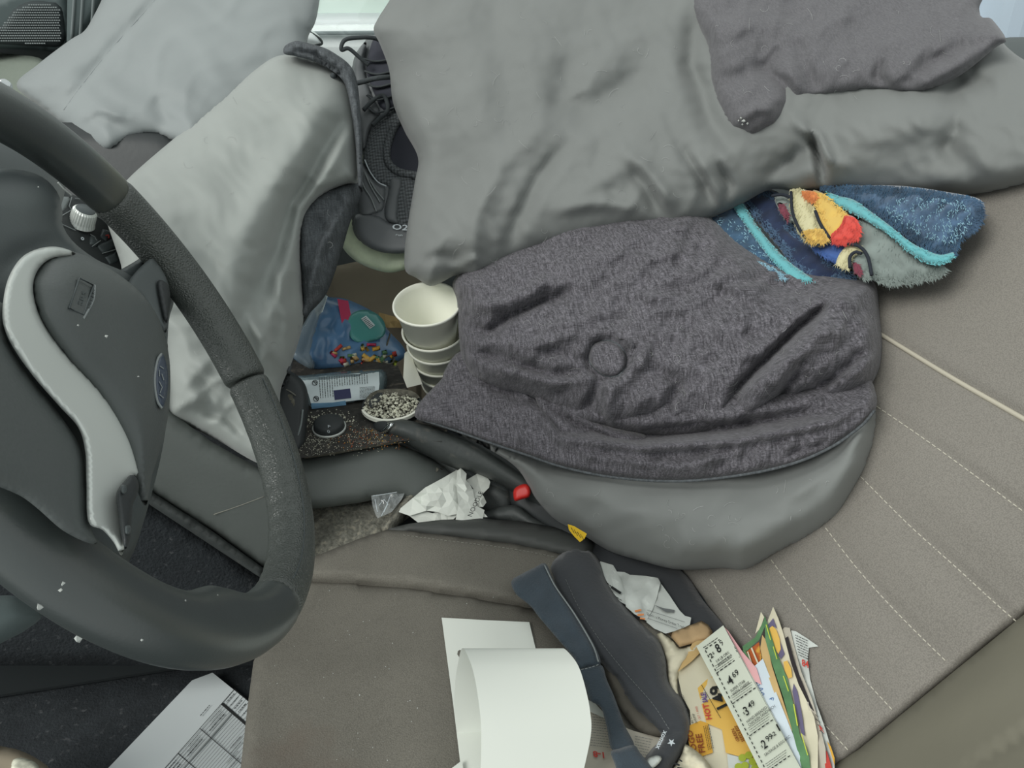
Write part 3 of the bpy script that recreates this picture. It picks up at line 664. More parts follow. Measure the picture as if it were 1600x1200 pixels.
blob('airbag_cover', [(48, 455), (52, 430), (72, 404), (92, 395), (118, 394), (152, 408), (190, 432), (222, 460), (246, 494), (260, 535), (266, 580), (264, 640), (254, 690), (238, 742), (228, 790), (212, 760), (190, 690), (150, 620), (100, 562), (62, 505)],
     PADF, 'pad_plastic', sw, bulge=.030, edge=70, thick=.03, step=7)
def padface(x, y): return PADF(x, y)-.0302
tr_ = blob('silver_trim', [(118, 397), (92, 386), (62, 388), (34, 402), (14, 432), (5, 470), (5, 506), (20, 542), (52, 588), (92, 634), (122, 668), (133, 706), (135, 756), (138, 815), (160, 828), (178, 848), (190, 868), (196, 838), (198, 770), (210, 742), (222, 760), (226, 742), (218, 706), (196, 660), (158, 610), (104, 554), (66, 502), (52, 456), (58, 424), (80, 404)],
           wpl(.036), 'satin_silver', sw, bulge=.004, edge=9, thick=.012, step=5)
tr_['label'] = 'satin silver curved strip on the wheel hub'
blob('button_pod', [(196, 750), (204, 742), (213, 746), (217, 760), (214, 775), (208, 788), (206, 810), (204, 838), (196, 858), (190, 838), (184, 800), (182, 770)], off(wpl(.036), .010), 'plastic_black', sw, bulge=.006, edge=9, thick=.008, step=3)
for (x, y) in ((193, 765), (199, 828)):
    blob('button', [(x-4, y-6), (x+4, y-7), (x+6, y), (x+3, y+7), (x-3, y+6)], off(wpl(.036), .0155), 'shell_plastic', sw, bulge=.003, edge=4, thick=.003, step=2)
em = blob('oval_emblem', [(252, 553), (258, 560), (263, 590), (260, 622), (253, 638), (246, 628), (241, 598), (244, 568)], lambda x, y: PADF(x, y)-.0215, 'emblem_blue', sw, bulge=.003, edge=8, thick=.008, step=3)
pxtube('emblem_rim', [(252, 553), (246, 563), (242, 585), (242, 605), (246, 627), (253, 638)], lambda x, y: PADF(x, y)-.0232, .0006, 'reflect_grey', em)
strokes('emblem_script', [(250, 572, 256, 576, 1.2), (249, 578, 249, 588, 1.2), (253, 584, 256, 594, 1.2), (249, 596, 253, 604, 1.2), (254, 604, 250, 614, 1.2), (249, 616, 256, 622, 1.2)], lambda x, y: PADF(x, y)-.0249, 'reflect_grey', em)
# moulded frame and letters on the pad
pxtube('moulded_frame', [(124, 434), (146, 446), (130, 492), (108, 482), (124, 434)], padface, .0005, 'shell_plastic', sw, -.0006, 6, 1)
pxtube('moulded_arc', [(148, 446), (145, 470), (130, 498)], padface, .0006, 'reflect_grey', sw, -.0008, 6)
text('SRS', (128, 478), (6, -15), (-9, -4), padface, 'shell_plastic', sw, 'moulded_lettering', .01, .0004)
text('AIRBAG', (142, 484), (2.6, -9), (-9, -3), padface, 'shell_plastic', sw, 'moulded_lettering', .01, .0004)
st_ = blob('lower_column_trim', [(-60, 950), (10, 930), (50, 945), (66, 962), (40, 985), (0, 1006), (-60, 1040)], anch([(-60, 950, .50), (66, 962, .52), (0, 1006, .50), (-60, 1040, .49)]), 'door_plastic', bulge=.02, edge=30, thick=.03, step=6)
tag(st_, 'grey plastic edge showing below the steering wheel rim at the left border', 'trim')
# column shroud and stalk behind
cs = thing('column_shroud', at(20, 230, .6), 'smooth dark shroud behind the upper left of the steering wheel', 'trim')
blob('shroud_body', [(-200, 180), (0, 196), (60, 210), (96, 236), (104, 270), (96, 320), (70, 360), (-200, 420)], wpl(-.07), 'shell_plastic', cs, bulge=.03, edge=60, thick=.06, step=12)
# lint and worn flecks on the rim
G = []
for x, y, s in ((98, 912, 3), (95, 922, 3), (62, 948, 5), (122, 998, 5), (290, 938, 2), (222, 1000, 2), (166, 525, 2.5), (122, 508, 1.6), (216, 588, 1.6), (60, 292, 1.5), (276, 394, 1.6), (340, 930, 2)):
    d = .0
    p = at(x, y, wpl(.016 if x > 230 or y > 880 else .06)(x, y)-.0005); G.append(crumb(p, s*.0003, r))
o = joined('flecks', G, 'lint'); tag(o, 'white dust flecks stuck on the steering wheel', 'dust', kind='stuff')

# controls on the centre stack seen through the wheel
cp = thing('control_panel', at(128, 340, .8), 'dashboard control panel with ribbed silver knob, seen through the steering wheel', 'control panel')
PN = np.array([.80, -.22, .56]); PP = dplane(at(128, 340, .80), PN)
blob('panel_body', [(84, 288), (112, 304), (165, 320), (200, 330), (215, 400), (215, 450), (150, 430), (60, 380), (60, 300)], PP, 'plastic_black', cp, bulge=.004, edge=10, thick=.04, step=7, sharp=True)
blob('silver_cover', [(86, 306), (112, 308), (104, 324), (88, 340), (84, 342)], off(PP, .004), 'reflect_grey', cp, bulge=.002, edge=6, thick=.004, step=4, sharp=True)
kc = at(127, 350, PP(127, 350)-.004); Nn = PN/np.linalg.norm(PN); Nk = Nn*.5+np.array([0, -.1, .85])*.5
V, F = lathe([(.0, .018), (.0095, .018), (.0115, .016), (.0122, .004), (.0130, 0), (0, 0)], kc, Nk, 56)
for j in range(56):
    for rr_ in (2, 3):
        if j % 2: V[rr_*56+j] = V[rr_*56+j]+(np.array(kc)-V[rr_*56+j])*.04
kb = link('ribbed_knob', V, F, 'satin_silver', cp, False)
V, F = lathe([(0, .0186), (.0088, .0186), (.0095, .0178), (0, .0178)], kc, Nk, 40); link('knob_cap', V, F, 'shell_plastic', kb)
for pts in ([(140, 365), (150, 370), (156, 378), (150, 386), (140, 382)], [(160, 358), (172, 360), (175, 368), (166, 378), (156, 370)], [(150, 384), (178, 372), (182, 386), (162, 398)], [(164, 402), (182, 392), (186, 408), (172, 414)]):
    blob('button', pts, off(PP, .004), 'shell_plastic', cp, bulge=.002, edge=4, thick=.003, step=3, sharp=True)
G = [tubegeo(pxline(p, off(PP, .0055)), .0005, 4) for p in ([(112, 308), (108, 322), (112, 328), (88, 342)], [(118, 310), (140, 314), (146, 326)], [(148, 336), (160, 343)], [(96, 350), (118, 360)], [(141, 366), (148, 370), (151, 376)], [(166, 360), (174, 364)], [(144, 385), (157, 376)], [(160, 396), (180, 390)])]
joined('panel_outline', G, 'reflect_grey', cp)
text('ON', (115, 353), (7, 3), (1.5, -6), off(PP, .0065), 'white_print', cp); text('o', (126, 374), (10, 3), (1, -9), off(PP, .0065), 'white_print', cp, bold=.03)
strokes('red_mark', [(165, 368, 170, 367, 2), (170, 367, 170, 372, 2)], off(PP, .0066), 'ad_red', cp)
pxtube('dash_chrome_line', [(90, 285), (100, 296), (112, 306)], wpl(-.035), .0006, 'satin_silver', cs)
FOLDK[:] = [1.9, 1.25]
# ------------------------------------------------------------------ bedding
# far grey bundle
F1 = anch([(30, 130, 1.06), (130, 60, 1.10), (215, 0, 1.14), (500, 0, 1.14), (470, 90, 1.08), (230, 200, .99), (350, 120, 1.05), (150, 200, 1.0)])
g1 = thing('padded_blanket', at(270, 120, 1.15), 'grey padded blanket bundle at the top left, seam along its side, behind the other bundle', 'blanket')
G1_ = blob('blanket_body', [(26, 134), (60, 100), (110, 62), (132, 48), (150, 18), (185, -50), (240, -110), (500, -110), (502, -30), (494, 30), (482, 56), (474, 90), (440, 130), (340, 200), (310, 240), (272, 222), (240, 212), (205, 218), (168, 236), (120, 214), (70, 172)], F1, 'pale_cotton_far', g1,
     bulge=.055, edge=95, thick=.05, step=6, extra=lambda x, y: creases(x, y, .0028, 70, 23, .8, 1.2), noise=[(.0022, 120, 7, 2.3, .8), (.0012, 45, 8, 2.2, 1.2)],
     folds=[([(98, 172), (125, 135), (170, 80), (240, 2), (300, -70)], 8, -.004), ([(60, 130), (110, 100), (170, 20)], 26, .008), ([(120, 190), (150, 170), (200, 176)], 10, .006), ([(230, 130), (300, 90), (420, 100)], 40, .006), ([(240, 150), (260, 190), (250, 215)], 14, -.005)])
pxtube('side_seam', [(100, 172), (126, 136), (171, 80), (241, 2), (300, -70)], on_(G1_, -.0005), .0009, 'pale_cotton_far', g1)
# nearer grey bundle with dark hem
F2 = anch([(160, 320, .80), (200, 440, .78), (262, 560, .765), (265, 650, .765), (400, 725, .78), (440, 600, .86), (500, 480, .94), (555, 300, 1.0), (552, 150, 1.04), (440, 85, 1.03), (215, 270, .90), (330, 350, .88)])
G2_ = None
g2 = thing('padded_blanket', at(380, 350, .95), 'pale grey padded blanket roll with dark hem, leaning behind the steering wheel rim', 'blanket')
G2_ = blob('blanket_body', [(440, 86), (400, 108), (340, 160), (270, 218), (214, 266), (180, 300), (158, 318), (166, 345), (178, 380), (190, 420), (182, 440), (200, 470), (255, 520), (262, 560), (258, 600), (261, 648), (300, 668), (340, 688), (412, 726), (425, 690), (436, 640), (440, 604), (458, 560), (474, 500), (472, 440), (470, 380), (480, 335), (510, 302), (545, 288), (562, 282), (562, 200), (552, 140), (530, 110), (490, 92)], F2, 'pale_cotton', g2,
     bulge=.065, edge=90, thick=.04, step=5, extra=lambda x, y: creases(x, y, .003, 60, 21, .5, .9)*np.clip((y-280)/200, .1, 1), noise=[(.0020, 90, 11, 2.2, .8), (.0010, 36, 12, 2.2, 1.4)],
     folds=[([(530, 110), (480, 200), (420, 300), (372, 390), (356, 500)], 30, .010), ([(548, 170), (500, 245), (458, 325), (420, 420), (385, 495)], 17, -.017), ([(556, 185), (516, 255), (480, 330), (446, 430), (415, 520)], 13, .011),
            ([(470, 500), (466, 400), (468, 325), (500, 290), (555, 280)], 9, .016), ([(480, 480), (482, 400), (500, 340), (530, 300)], 14, -.018), ([(380, 490), (420, 540), (450, 580)], 9, .006),
            ([(280, 560), (320, 600), (330, 680)], 12, -.003), ([(270, 620), (330, 560), (360, 590)], 12, .003), ([(300, 640), (350, 650), (400, 700)], 10, -.006), ([(380, 490), (410, 600), (430, 650)], 9, -.007), ([(430, 420), (450, 500), (448, 560)], 9, .007)])
blob('dark_lining', [(470, 330), (500, 300), (556, 282), (566, 300), (548, 345), (530, 405), (508, 462), (470, 505), (462, 540), (452, 590), (440, 606), (452, 540), (470, 480), (466, 400)], lambda x, y: F2(x, y)+.006, 'hem_dark', g2, bulge=.03, edge=24, thick=.02, step=6, noise=(.003, 30, 5),
     folds=[([(480, 470), (500, 390), (540, 320)], 7, .01)])
blob('dark_hem', [(444, 84), (445, 72), (462, 64), (480, 67), (505, 74), (524, 84), (545, 100), (556, 120), (562, 160), (566, 230), (566, 300), (560, 290), (556, 230), (549, 175), (538, 130), (515, 108), (490, 96), (462, 88)], lambda x, y: F2(x, y)-.045, 'hem_dark', g2, bulge=.015, edge=14, thick=.03, step=4,
     noise=(.001, 20, 3), folds=[([(450, 76), (490, 84), (530, 112), (548, 160)], 3, -.006), ([(462, 68), (500, 80), (545, 118)], 3, .004)])
hairs('pet_hairs', [(230, 280), (440, 110), (540, 140), (540, 280), (440, 560), (300, 640), (210, 420)], on_(G2_), g2, 40, .001, 4)

# ---- lower comforter: grey shell, dark heather lining, rolled body with a round tuft
c1 = thing('comforter', at(1000, 650, .85), 'dark heather comforter roll with round tuft and grey underside, beside the driver seat back', 'comforter')
FA = anch([(650, 650, .905), (700, 600, .93), (810, 730, .875), (900, 830, .83), (1050, 888, .775), (1160, 890, .735), (1260, 835, .71), (1370, 650, .70), (1360, 600, .715), (1000, 760, .80), (1200, 740, .745), (850, 720, .87), (1000, 600, .86)])
GS = blob('grey_shell', [(652, 657), (700, 670), (765, 694), (850, 722), (900, 720), (1000, 726), (1100, 728), (1200, 714), (1290, 680), (1345, 640), (1368, 628), (1370, 670), (1362, 710), (1345, 752), (1310, 808), (1262, 843), (1215, 866), (1165, 892), (1130, 888), (1060, 890), (1000, 876), (950, 860), (905, 832), (868, 812), (838, 780), (808, 732), (760, 700), (700, 672), (664, 662)], FA, 'grey_cotton', c1,
     bulge=.070, edge=90, thick=.03, step=7, extra=lambda x, y: creases(x, y, .0018, 70, 14, .5, 1.4), noise=[(.002, 130, 21, .2, 1.2), (.001, 50, 22, 1.2, 1)],
     folds=[([(700, 660), (800, 700), (850, 760)], 12, .006), ([(820, 740), (870, 760), (940, 800)], 24, -.006), ([(1340, 640), (1340, 720), (1290, 800)], 20, .006), ([(1050, 860), (1150, 850), (1250, 820)], 30, .01)])
def FL(x, y): return FA(x, y)-.072
blob('heather_rim', [(648, 646), (656, 628), (690, 592), (706, 570), (722, 548), (760, 570), (900, 600), (1100, 620), (1300, 600), (1352, 588), (1368, 612), (1368, 640), (1345, 664), (1300, 696), (1240, 722), (1160, 740), (1060, 750), (960, 744), (880, 728), (820, 708), (760, 688), (700, 668), (655, 656)],
     anch([(648, 646, .895), (700, 580, .93), (760, 680, .865), (880, 722, .80), (1060, 745, .733), (1240, 718, .668), (1368, 625, .67), (1000, 640, .79), (1200, 620, .72)]), 'heather', c1,
     bulge=.018, edge=40, thick=.03, step=5, noise=[(.0018, 60, 24, .3, 1), (.001, 26, 25, .3, 1.4)], extra=lambda x, y: creases(x, y, .0028, 34, 12, .9, 1.6),
     folds=[([(800, 610), (850, 650), (870, 685), (1000, 700), (1150, 690), (1300, 660), (1360, 620)], 7, .012), ([(820, 600), (880, 660), (1000, 680), (1140, 668), (1290, 640)], 10, -.024), ([(870, 690), (930, 715), (1000, 724)], 5, .004), ([(960, 716), (1060, 730), (1180, 700)], 8, .006),
            ([(1225, 720), (1240, 706), (1300, 690)], 4, -.006), ([(850, 640), (810, 620), (760, 600)], 8, -.008), ([(700, 660), (760, 678), (860, 712)], 5, -.003)])
pxtube('edge_seam', [(652, 654), (700, 669), (760, 690), (820, 710), (880, 730), (960, 746), (1060, 752), (1160, 742), (1240, 724), (1300, 698), (1345, 666), (1366, 642)],
       anch([(652, 654, .892), (760, 690, .852), (880, 730, .786), (1060, 750, .714), (1240, 722, .652), (1366, 640, .655)]), .0013, 'hem_dark', c1)
FR = anch([(718, 450, .96), (722, 560, .93), (800, 620, .885), (960, 670, .83), (1150, 670, .775), (1370, 470, .745), (1376, 560, .715), (1320, 610, .715), (1070, 370, .90), (870, 385, .95), (1000, 500, .87), (1250, 440, .80)])
def roll_extra(x, y):
    dx_, dy_ = (x-950)/27, (y-561)/27; rr2 = np.hypot(dx_, dy_); th_ = np.arctan2(dy_, dx_)
    ring = -.011*np.exp(-((rr2-1.08)/.26)**2)+.006*np.exp(-((rr2-1.6)/.35)**2)
    rad = .0045*np.abs(np.sin(th_*3.5+.6*np.sin(rr2)+1))*np.exp(-((rr2-2.4)/1.1)**2)
    return ring+rad+creases(x, y, .0062, 58, 3, 1.35, .9)+creases(x, y, .0036, 32, 5, 1.1, 1.4)
HR = blob('heather_roll', [(714, 470), (708, 440), (740, 410), (820, 370), (900, 330), (1070, 320), (1160, 380), (1230, 415), (1330, 430), (1366, 442), (1374, 490), (1378, 540), (1372, 580), (1350, 610), (1290, 632), (1230, 650), (1150, 672), (1060, 684), (980, 678), (940, 668), (890, 648), (830, 622), (770, 604), (740, 590), (722, 560), (716, 510)], FR, 'heather', c1,
     bulge=.078, edge=90, thick=.04, step=4.5, noise=[(.0025, 90, 31, .5, 1.0), (.0016, 38, 32, .9, 1.0), (.0008, 18, 33)],
     folds=[([(722, 505), (760, 520), (800, 490), (850, 470), (900, 455)], 9, -.014), ([(730, 480), (790, 470), (830, 448)], 12, .007), ([(722, 545), (790, 560), (860, 585), (920, 580)], 8, -.010), ([(740, 570), (800, 585), (880, 600), (940, 585)], 10, .008),
            ([(920, 570), (880, 550), (820, 545)], 7, -.006), ([(940, 590), (915, 640), (900, 650)], 8, -.012), ([(960, 590), (950, 640), (960, 672)], 9, .009), ([(900, 600), (860, 620), (820, 615)], 9, -.009),
            ([(1000, 560), (1060, 600), (1040, 640), (960, 668)], 10, -.008), ([(1300, 470), (1240, 520), (1200, 560), (1150, 610), (1130, 660)], 8, -.020), ([(1320, 500), (1260, 540), (1200, 600), (1160, 660)], 18, .012),
            ([(1366, 540), (1290, 600), (1200, 640)], 9, -.012), ([(1260, 560), (1220, 620), (1170, 660)], 8, -.009), ([(1330, 480), (1360, 520), (1350, 590)], 14, .008), ([(1150, 430), (1240, 450), (1320, 440)], 16, -.008), ([(1180, 420), (1100, 440), (1050, 420)], 12, .005),
            ([(990, 520), (1010, 545), (1000, 580)], 7, .006)], extra=roll_extra)
blob('tuft', [(922, 548), (930, 536), (950, 532), (968, 540), (978, 556), (976, 576), (964, 588), (944, 586), (928, 574), (920, 560)], lambda x, y: FR(x, y)-.072, 'heather', c1, bulge=.012, edge=9, thick=.01, step=4, noise=(.0006, 12, 3))
pxtube('tuft_seam', [(922, 548), (930, 536), (950, 532), (968, 540), (978, 556), (976, 576), (964, 588), (944, 586), (928, 574), (920, 560), (922, 548)], on_(HR, .0), .0012, 'hem_dark', c1)
pxtube('tuft_flap', [(966, 527), (978, 528), (988, 540), (986, 556)], on_(HR, .0), .0022, 'heather', c1)
blob('inner_fold', [(836, 618), (870, 628), (940, 660), (1010, 680), (1010, 700), (950, 700), (890, 690), (862, 668)], lambda x, y: FR(x, y)-.02, 'heather', c1, extra=lambda x, y: creases(x, y, .003, 26, 9, 1.2, .8), bulge=.02, edge=22, thick=.02, step=6, folds=[([(850, 630), (900, 660), (960, 690)], 6, -.012), ([(870, 640), (920, 664), (990, 690)], 5, .006)])
blob('inner_fold', [(706, 560), (722, 552), (740, 590), (720, 600), (692, 592)], anch([(706, 560, .945), (740, 590, .915), (692, 592, .925)]), 'heather', c1, bulge=.012, edge=12, thick=.01, step=5)
hairs('pet_hairs', [(760, 460), (1300, 460), (1340, 560), (1100, 640), (800, 580)], on_(HR), c1, 60, .001, 6)
hairs('pet_hairs', [(850, 760), (1100, 780), (1300, 730), (1240, 820), (1100, 860), (950, 830)], on_(GS), c1, 30, .001, 7)

# ---- fleece blanket with bright printed shapes
fb = thing('fleece_blanket', at(1320, 370, .85), 'blue fuzzy fleece blanket with cyan bands and yellow-red print, squeezed between grey comforters', 'blanket')
FF_ = anch([(1085, 365, .90), (1180, 320, .90), (1230, 430, .80), (1330, 440, .755), (1400, 450, .735), (1520, 330, .70), (1535, 345, .70), (1470, 410, .70), (1300, 330, .82), (1200, 400, .83)])
def patch(name, pts, m, up, bulge=.006, edge=14, fz=0, fc=None, fm=None, seed=0, ang_=.9, L=.006):
    o = blob(name, pts, lambda x, y: FF_(x, y)-up, m, fb, bulge=bulge, edge=edge, thick=.012, step=5, noise=(.0008, 16, seed+2))
    if fz: fuzz('pile', pts, lambda x, y: FF_(x, y)-up-bulge*.85, fm or m, o, fz, L, 0, ang_, seed)
    return o
patch('left_fold', [(1072, 352), (1110, 330), (1150, 315), (1200, 380), (1250, 440), (1225, 438), (1180, 420), (1120, 398), (1088, 376)], 'fleece_teal', .004, .02, 30, 2600, seed=1)
patch('left_edge_roll', [(1076, 358), (1090, 362), (1120, 382), (1160, 398), (1210, 418), (1228, 436), (1190, 428), (1130, 404), (1092, 382)], 'fleece_teal', .022, .012, 12, 1400, fm='fleck_blue', seed=2)
patch('dark_fold', [(1160, 300), (1215, 300), (1240, 350), (1300, 400), (1340, 438), (1310, 442), (1260, 442), (1215, 385), (1170, 330)], 'fleece_navy', .004, .014, 30, 2400, fm='fleece_blue', seed=3)
patch('grey_panel', [(1320, 360), (1360, 340), (1400, 370), (1440, 400), (1480, 420), (1460, 435), (1410, 446), (1380, 445), (1355, 430), (1330, 395)], 'fleece_grey', .020, .014, 24, 2600, seed=4)
patch('blue_panel', [(1280, 290), (1400, 290), (1480, 300), (1532, 312), (1538, 335), (1525, 358), (1500, 374), (1492, 400), (1460, 400), (1420, 372), (1370, 338), (1320, 314)], 'fleece_blue', .022, .016, 34, 5200, fm='fleece_teal', seed=5, ang_=1.3)
patch('blue_panel_edge', [(1500, 310), (1532, 316), (1537, 336), (1524, 356), (1500, 366), (1498, 340)], 'fleece_blue', .024, .014, 20, 900, seed=6)
patch('royal_patch', [(1262, 378), (1290, 380), (1320, 382), (1322, 400), (1310, 412), (1290, 402), (1270, 390)], 'fleece_royal', .030, .006, 10, 700, seed=7)
patch('cream_patch', [(1234, 296), (1262, 298), (1274, 330), (1286, 360), (1296, 376), (1275, 382), (1252, 370), (1240, 340)], 'fleece_cream', .034, .012, 16, 1500, seed=8, ang_=1.5)
patch('yellow_patch', [(1252, 362), (1262, 358), (1288, 358), (1296, 374), (1284, 380), (1268, 380)], 'fleece_yellow', .044, .006, 10, 600, seed=9, ang_=1.5)
patch('yellow_patch', [(1268, 298), (1290, 304), (1310, 322), (1326, 338), (1320, 360), (1300, 372), (1286, 356), (1276, 330)], 'fleece_yellow', .036, .010, 14, 1500, seed=10, ang_=1.0)
patch('red_patch', [(1320, 336), (1336, 340), (1345, 356), (1340, 372), (1320, 381), (1300, 378), (1298, 366), (1312, 354)], 'fleece_red', .041, .009, 12, 1200, seed=11, ang_=1.2)
patch('orange_patch', [(1252, 298), (1272, 299), (1278, 308), (1270, 315), (1258, 308)], 'fleece_orange', .043, .004, 8, 400, seed=12, ang_=1.5)
patch('cream_arc', [(1306, 412), (1312, 396), (1326, 382), (1344, 384), (1346, 392), (1332, 396), (1326, 410), (1324, 420), (1312, 416)], 'fleece_cream', .036, .005, 8, 500, seed=13)
patch('grey_oval', [(1330, 402), (1340, 394), (1352, 398), (1360, 416), (1360, 434), (1350, 438), (1336, 424), (1330, 412)], 'fleece_grey', .034, .004, 8, 400, fm='fleece_grey', seed=14)
patch('maroon_spot', [(1332, 410), (1338, 410), (1346, 424), (1342, 430), (1334, 422)], 'fleece_maroon', .039, .003, 5, 120, seed=15)
patch('grey_oval', [(1210, 308), (1226, 308), (1238, 320), (1238, 344), (1228, 342), (1216, 326)], 'fleece_grey', .028, .006, 8, 300, seed=16)
patch('maroon_spot', [(1214, 318), (1224, 318), (1232, 334), (1230, 346), (1222, 336)], 'fleece_maroon', .035, .003, 5, 120, seed=17)
for pts in ([(1236, 300), (1238, 330), (1248, 356), (1262, 374), (1280, 384)], [(1274, 330), (1282, 350), (1296, 372)], [(1324, 380), (1344, 386), (1356, 402), (1362, 430)], [(1328, 418), (1328, 402), (1336, 394), (1346, 396)], [(1206, 306), (1222, 304), (1236, 308)]):
    pxtube('outline_print', pts, lambda x, y: FF_(x, y)-.047, .0016, 'fleece_black', fb)
fa = [([(1145, 322), (1160, 316), (1176, 342), (1200, 374), (1230, 406), (1262, 430), (1274, 440), (1250, 443), (1236, 438), (1200, 400), (1166, 354)], .022),
      ([(1288, 298), (1310, 306), (1334, 312), (1360, 330), (1390, 352), (1420, 376), (1445, 390), (1470, 398), (1490, 394), (1492, 402), (1476, 413), (1450, 413), (1422, 396), (1390, 368), (1350, 344), (1320, 328), (1296, 314)], .038)]
for k, (pts, up) in enumerate(fa):
    o = patch('cyan_band', pts, 'fleece_cyan', up, .007, 10, 900, seed=20+k, L=.003)
fuzz('flecks', [(1100, 340), (1160, 350), (1250, 440), (1120, 398)], lambda x, y: FF_(x, y)-.024, 'fleck_blue', fb, 300, .005, 0, .9, 31)
fuzz('flecks', [(1390, 312), (1500, 312), (1520, 345), (1480, 380), (1400, 345)], lambda x, y: FF_(x, y)-.038, 'fleck_blue', fb, 380, .004, 0, 1.3, 32)

# ---- upper comforter
c2 = thing('comforter', at(1000, 200, 1.0), 'large smooth grey comforter draped over the passenger side, dark heather corner folded on top', 'comforter')
FU = anch([(585, 45, 1.08), (600, 100, 1.08), (650, 250, 1.03), (632, 400, .985), (672, 445, .96), (760, 430, .955), (870, 385, .94), (1070, 358, .90), (1200, 300, .875), (1400, 305, .79), (1600, 296, .70), (1560, 60, .82), (1050, 100, .98), (800, 100, 1.02), (1300, 200, .87), (1750, 200, .66), (900, -100, 1.12), (1500, -80, .95)])
GC = blob('grey_cover', [(660, -110), (620, -20), (590, 30), (584, 48), (594, 70), (608, 110), (614, 160), (632, 205), (653, 246), (648, 285), (638, 345), (632, 395), (634, 424), (650, 434), (672, 447), (692, 440), (714, 430), (742, 436), (765, 431), (800, 412), (870, 386), (960, 370), (1060, 360), (1110, 342), (1160, 318), (1205, 296), (1250, 300), (1320, 300), (1400, 306), (1490, 308), (1560, 300), (1640, 280), (1760, 250), (1800, 100), (1640, 110), (1598, 92), (1574, 74), (1560, 60), (1500, 20), (1480, -110)], FU, 'grey_cotton', c2,
     bulge=.085, edge=130, thick=.05, step=6, extra=lambda x, y: creases(x, y, .0036, 95, 16, .25, .9)*np.clip((y-120)/200, .1, 1)+creases(x, y, .002, 50, 17, .1, 1.0)*np.clip((y-230)/120, 0, 1), noise=[(.0035, 170, 41, .9, 1.1), (.0016, 70, 42, 1.0, 1.3), (.0006, 26, 43)],
     folds=[([(750, -40), (780, 60), (800, 180), (790, 280)], 30, -.008), ([(900, 60), (880, 160), (920, 175), (990, 130), (1020, 60)], 30, -.014), ([(1085, 20), (1080, 100), (1110, 190), (1150, 240)], 18, -.014),
            ([(860, 180), (780, 260), (745, 330), (730, 400)], 20, .009), ([(900, 210), (840, 280), (810, 340), (790, 400)], 14, -.009), ([(980, 250), (1010, 290), (1040, 350)], 12, -.009), ([(960, 230), (1000, 260), (1060, 330)], 14, .008), ([(1060, 230), (1100, 280), (1120, 330)], 10, -.010), ([(1120, 250), (1140, 290), (1135, 320)], 6, -.008), ([(1090, 250), (1120, 300), (1130, 330)], 9, .007),
            ([(1265, 200), (1275, 230), (1283, 262), (1288, 300)], 7, -.022), ([(1240, 190), (1262, 205), (1278, 215), (1300, 260)], 9, .014), ([(1190, 290), (1230, 260), (1260, 230)], 12, -.008), ([(1300, 200), (1400, 180), (1500, 190)], 34, .014), ([(1470, 170), (1500, 130), (1560, 130)], 18, -.010), ([(1500, 180), (1480, 230), (1520, 280)], 18, -.008),
            ([(870, 330), (940, 315), (1000, 330)], 12, .007), ([(640, 420), (680, 400), (730, 410)], 10, -.008), ([(700, 425), (740, 405), (756, 428)], 7, .010), ([(620, 130), (650, 180), (668, 250), (660, 330)], 16, .008), ([(690, 180), (680, 260), (665, 330)], 12, -.006), ([(880, 400), (950, 360), (1050, 350)], 10, -.006)])
FW = lambda x, y: FU(x, y)-.070
HC = blob('heather_corner', [(1070, -110), (1078, 0), (1092, 40), (1104, 70), (1108, 100), (1112, 130), (1124, 170), (1140, 198), (1160, 208), (1176, 214), (1196, 204), (1216, 194), (1232, 172), (1242, 160), (1290, 150), (1360, 142), (1440, 145), (1500, 118), (1556, 74), (1572, 62), (1550, 30), (1530, 14), (1546, -110)], FW, 'heather_flap', c2,
     bulge=.045, edge=60, thick=.03, step=5, extra=lambda x, y: creases(x, y, .0035, 44, 19, .6, 1.6), noise=[(.0025, 90, 51, .4, 1.2), (.0012, 34, 52, .6, 1.4)],
     folds=[([(1110, 130), (1160, 120), (1220, 90)], 14, -.006), ([(1242, 160), (1225, 130), (1180, 100)], 10, -.008), ([(1290, 150), (1260, 110), (1240, 60)], 14, -.007), ([(1400, 145), (1450, 100), (1540, 60)], 14, -.008), ([(1390, 142), (1370, 120), (1380, 90)], 8, -.006), ([(1150, 190), (1180, 170), (1210, 170)], 8, .005), ([(1440, 130), (1500, 100), (1560, 70)], 14, .006), ([(1100, 60), (1180, 40), (1250, 50)], 18, .006)])
hairs('pet_hairs', [(650, 40), (1050, 40), (1050, 340), (700, 400), (660, 200)], on_(GC), c2, 70, .001, 8)
hairs('pet_hairs', [(1130, 20), (1500, 20), (1400, 130), (1180, 190)], on_(HC), c2, 26, .001, 9)
G = [crumb(at(x, y, SURF[HC.name](x, y, .001)[0]), s, r) for x, y, s in ((1158, 184, .0018), (1162, 189, .0024), (1160, 194, .0016), (1168, 193, .0014), (1154, 188, .0012))]
o = joined('lint_clump', G, 'lint', c2); o['kind'] = 'stuff'

FOLDK[:] = [1.0, 1.0]
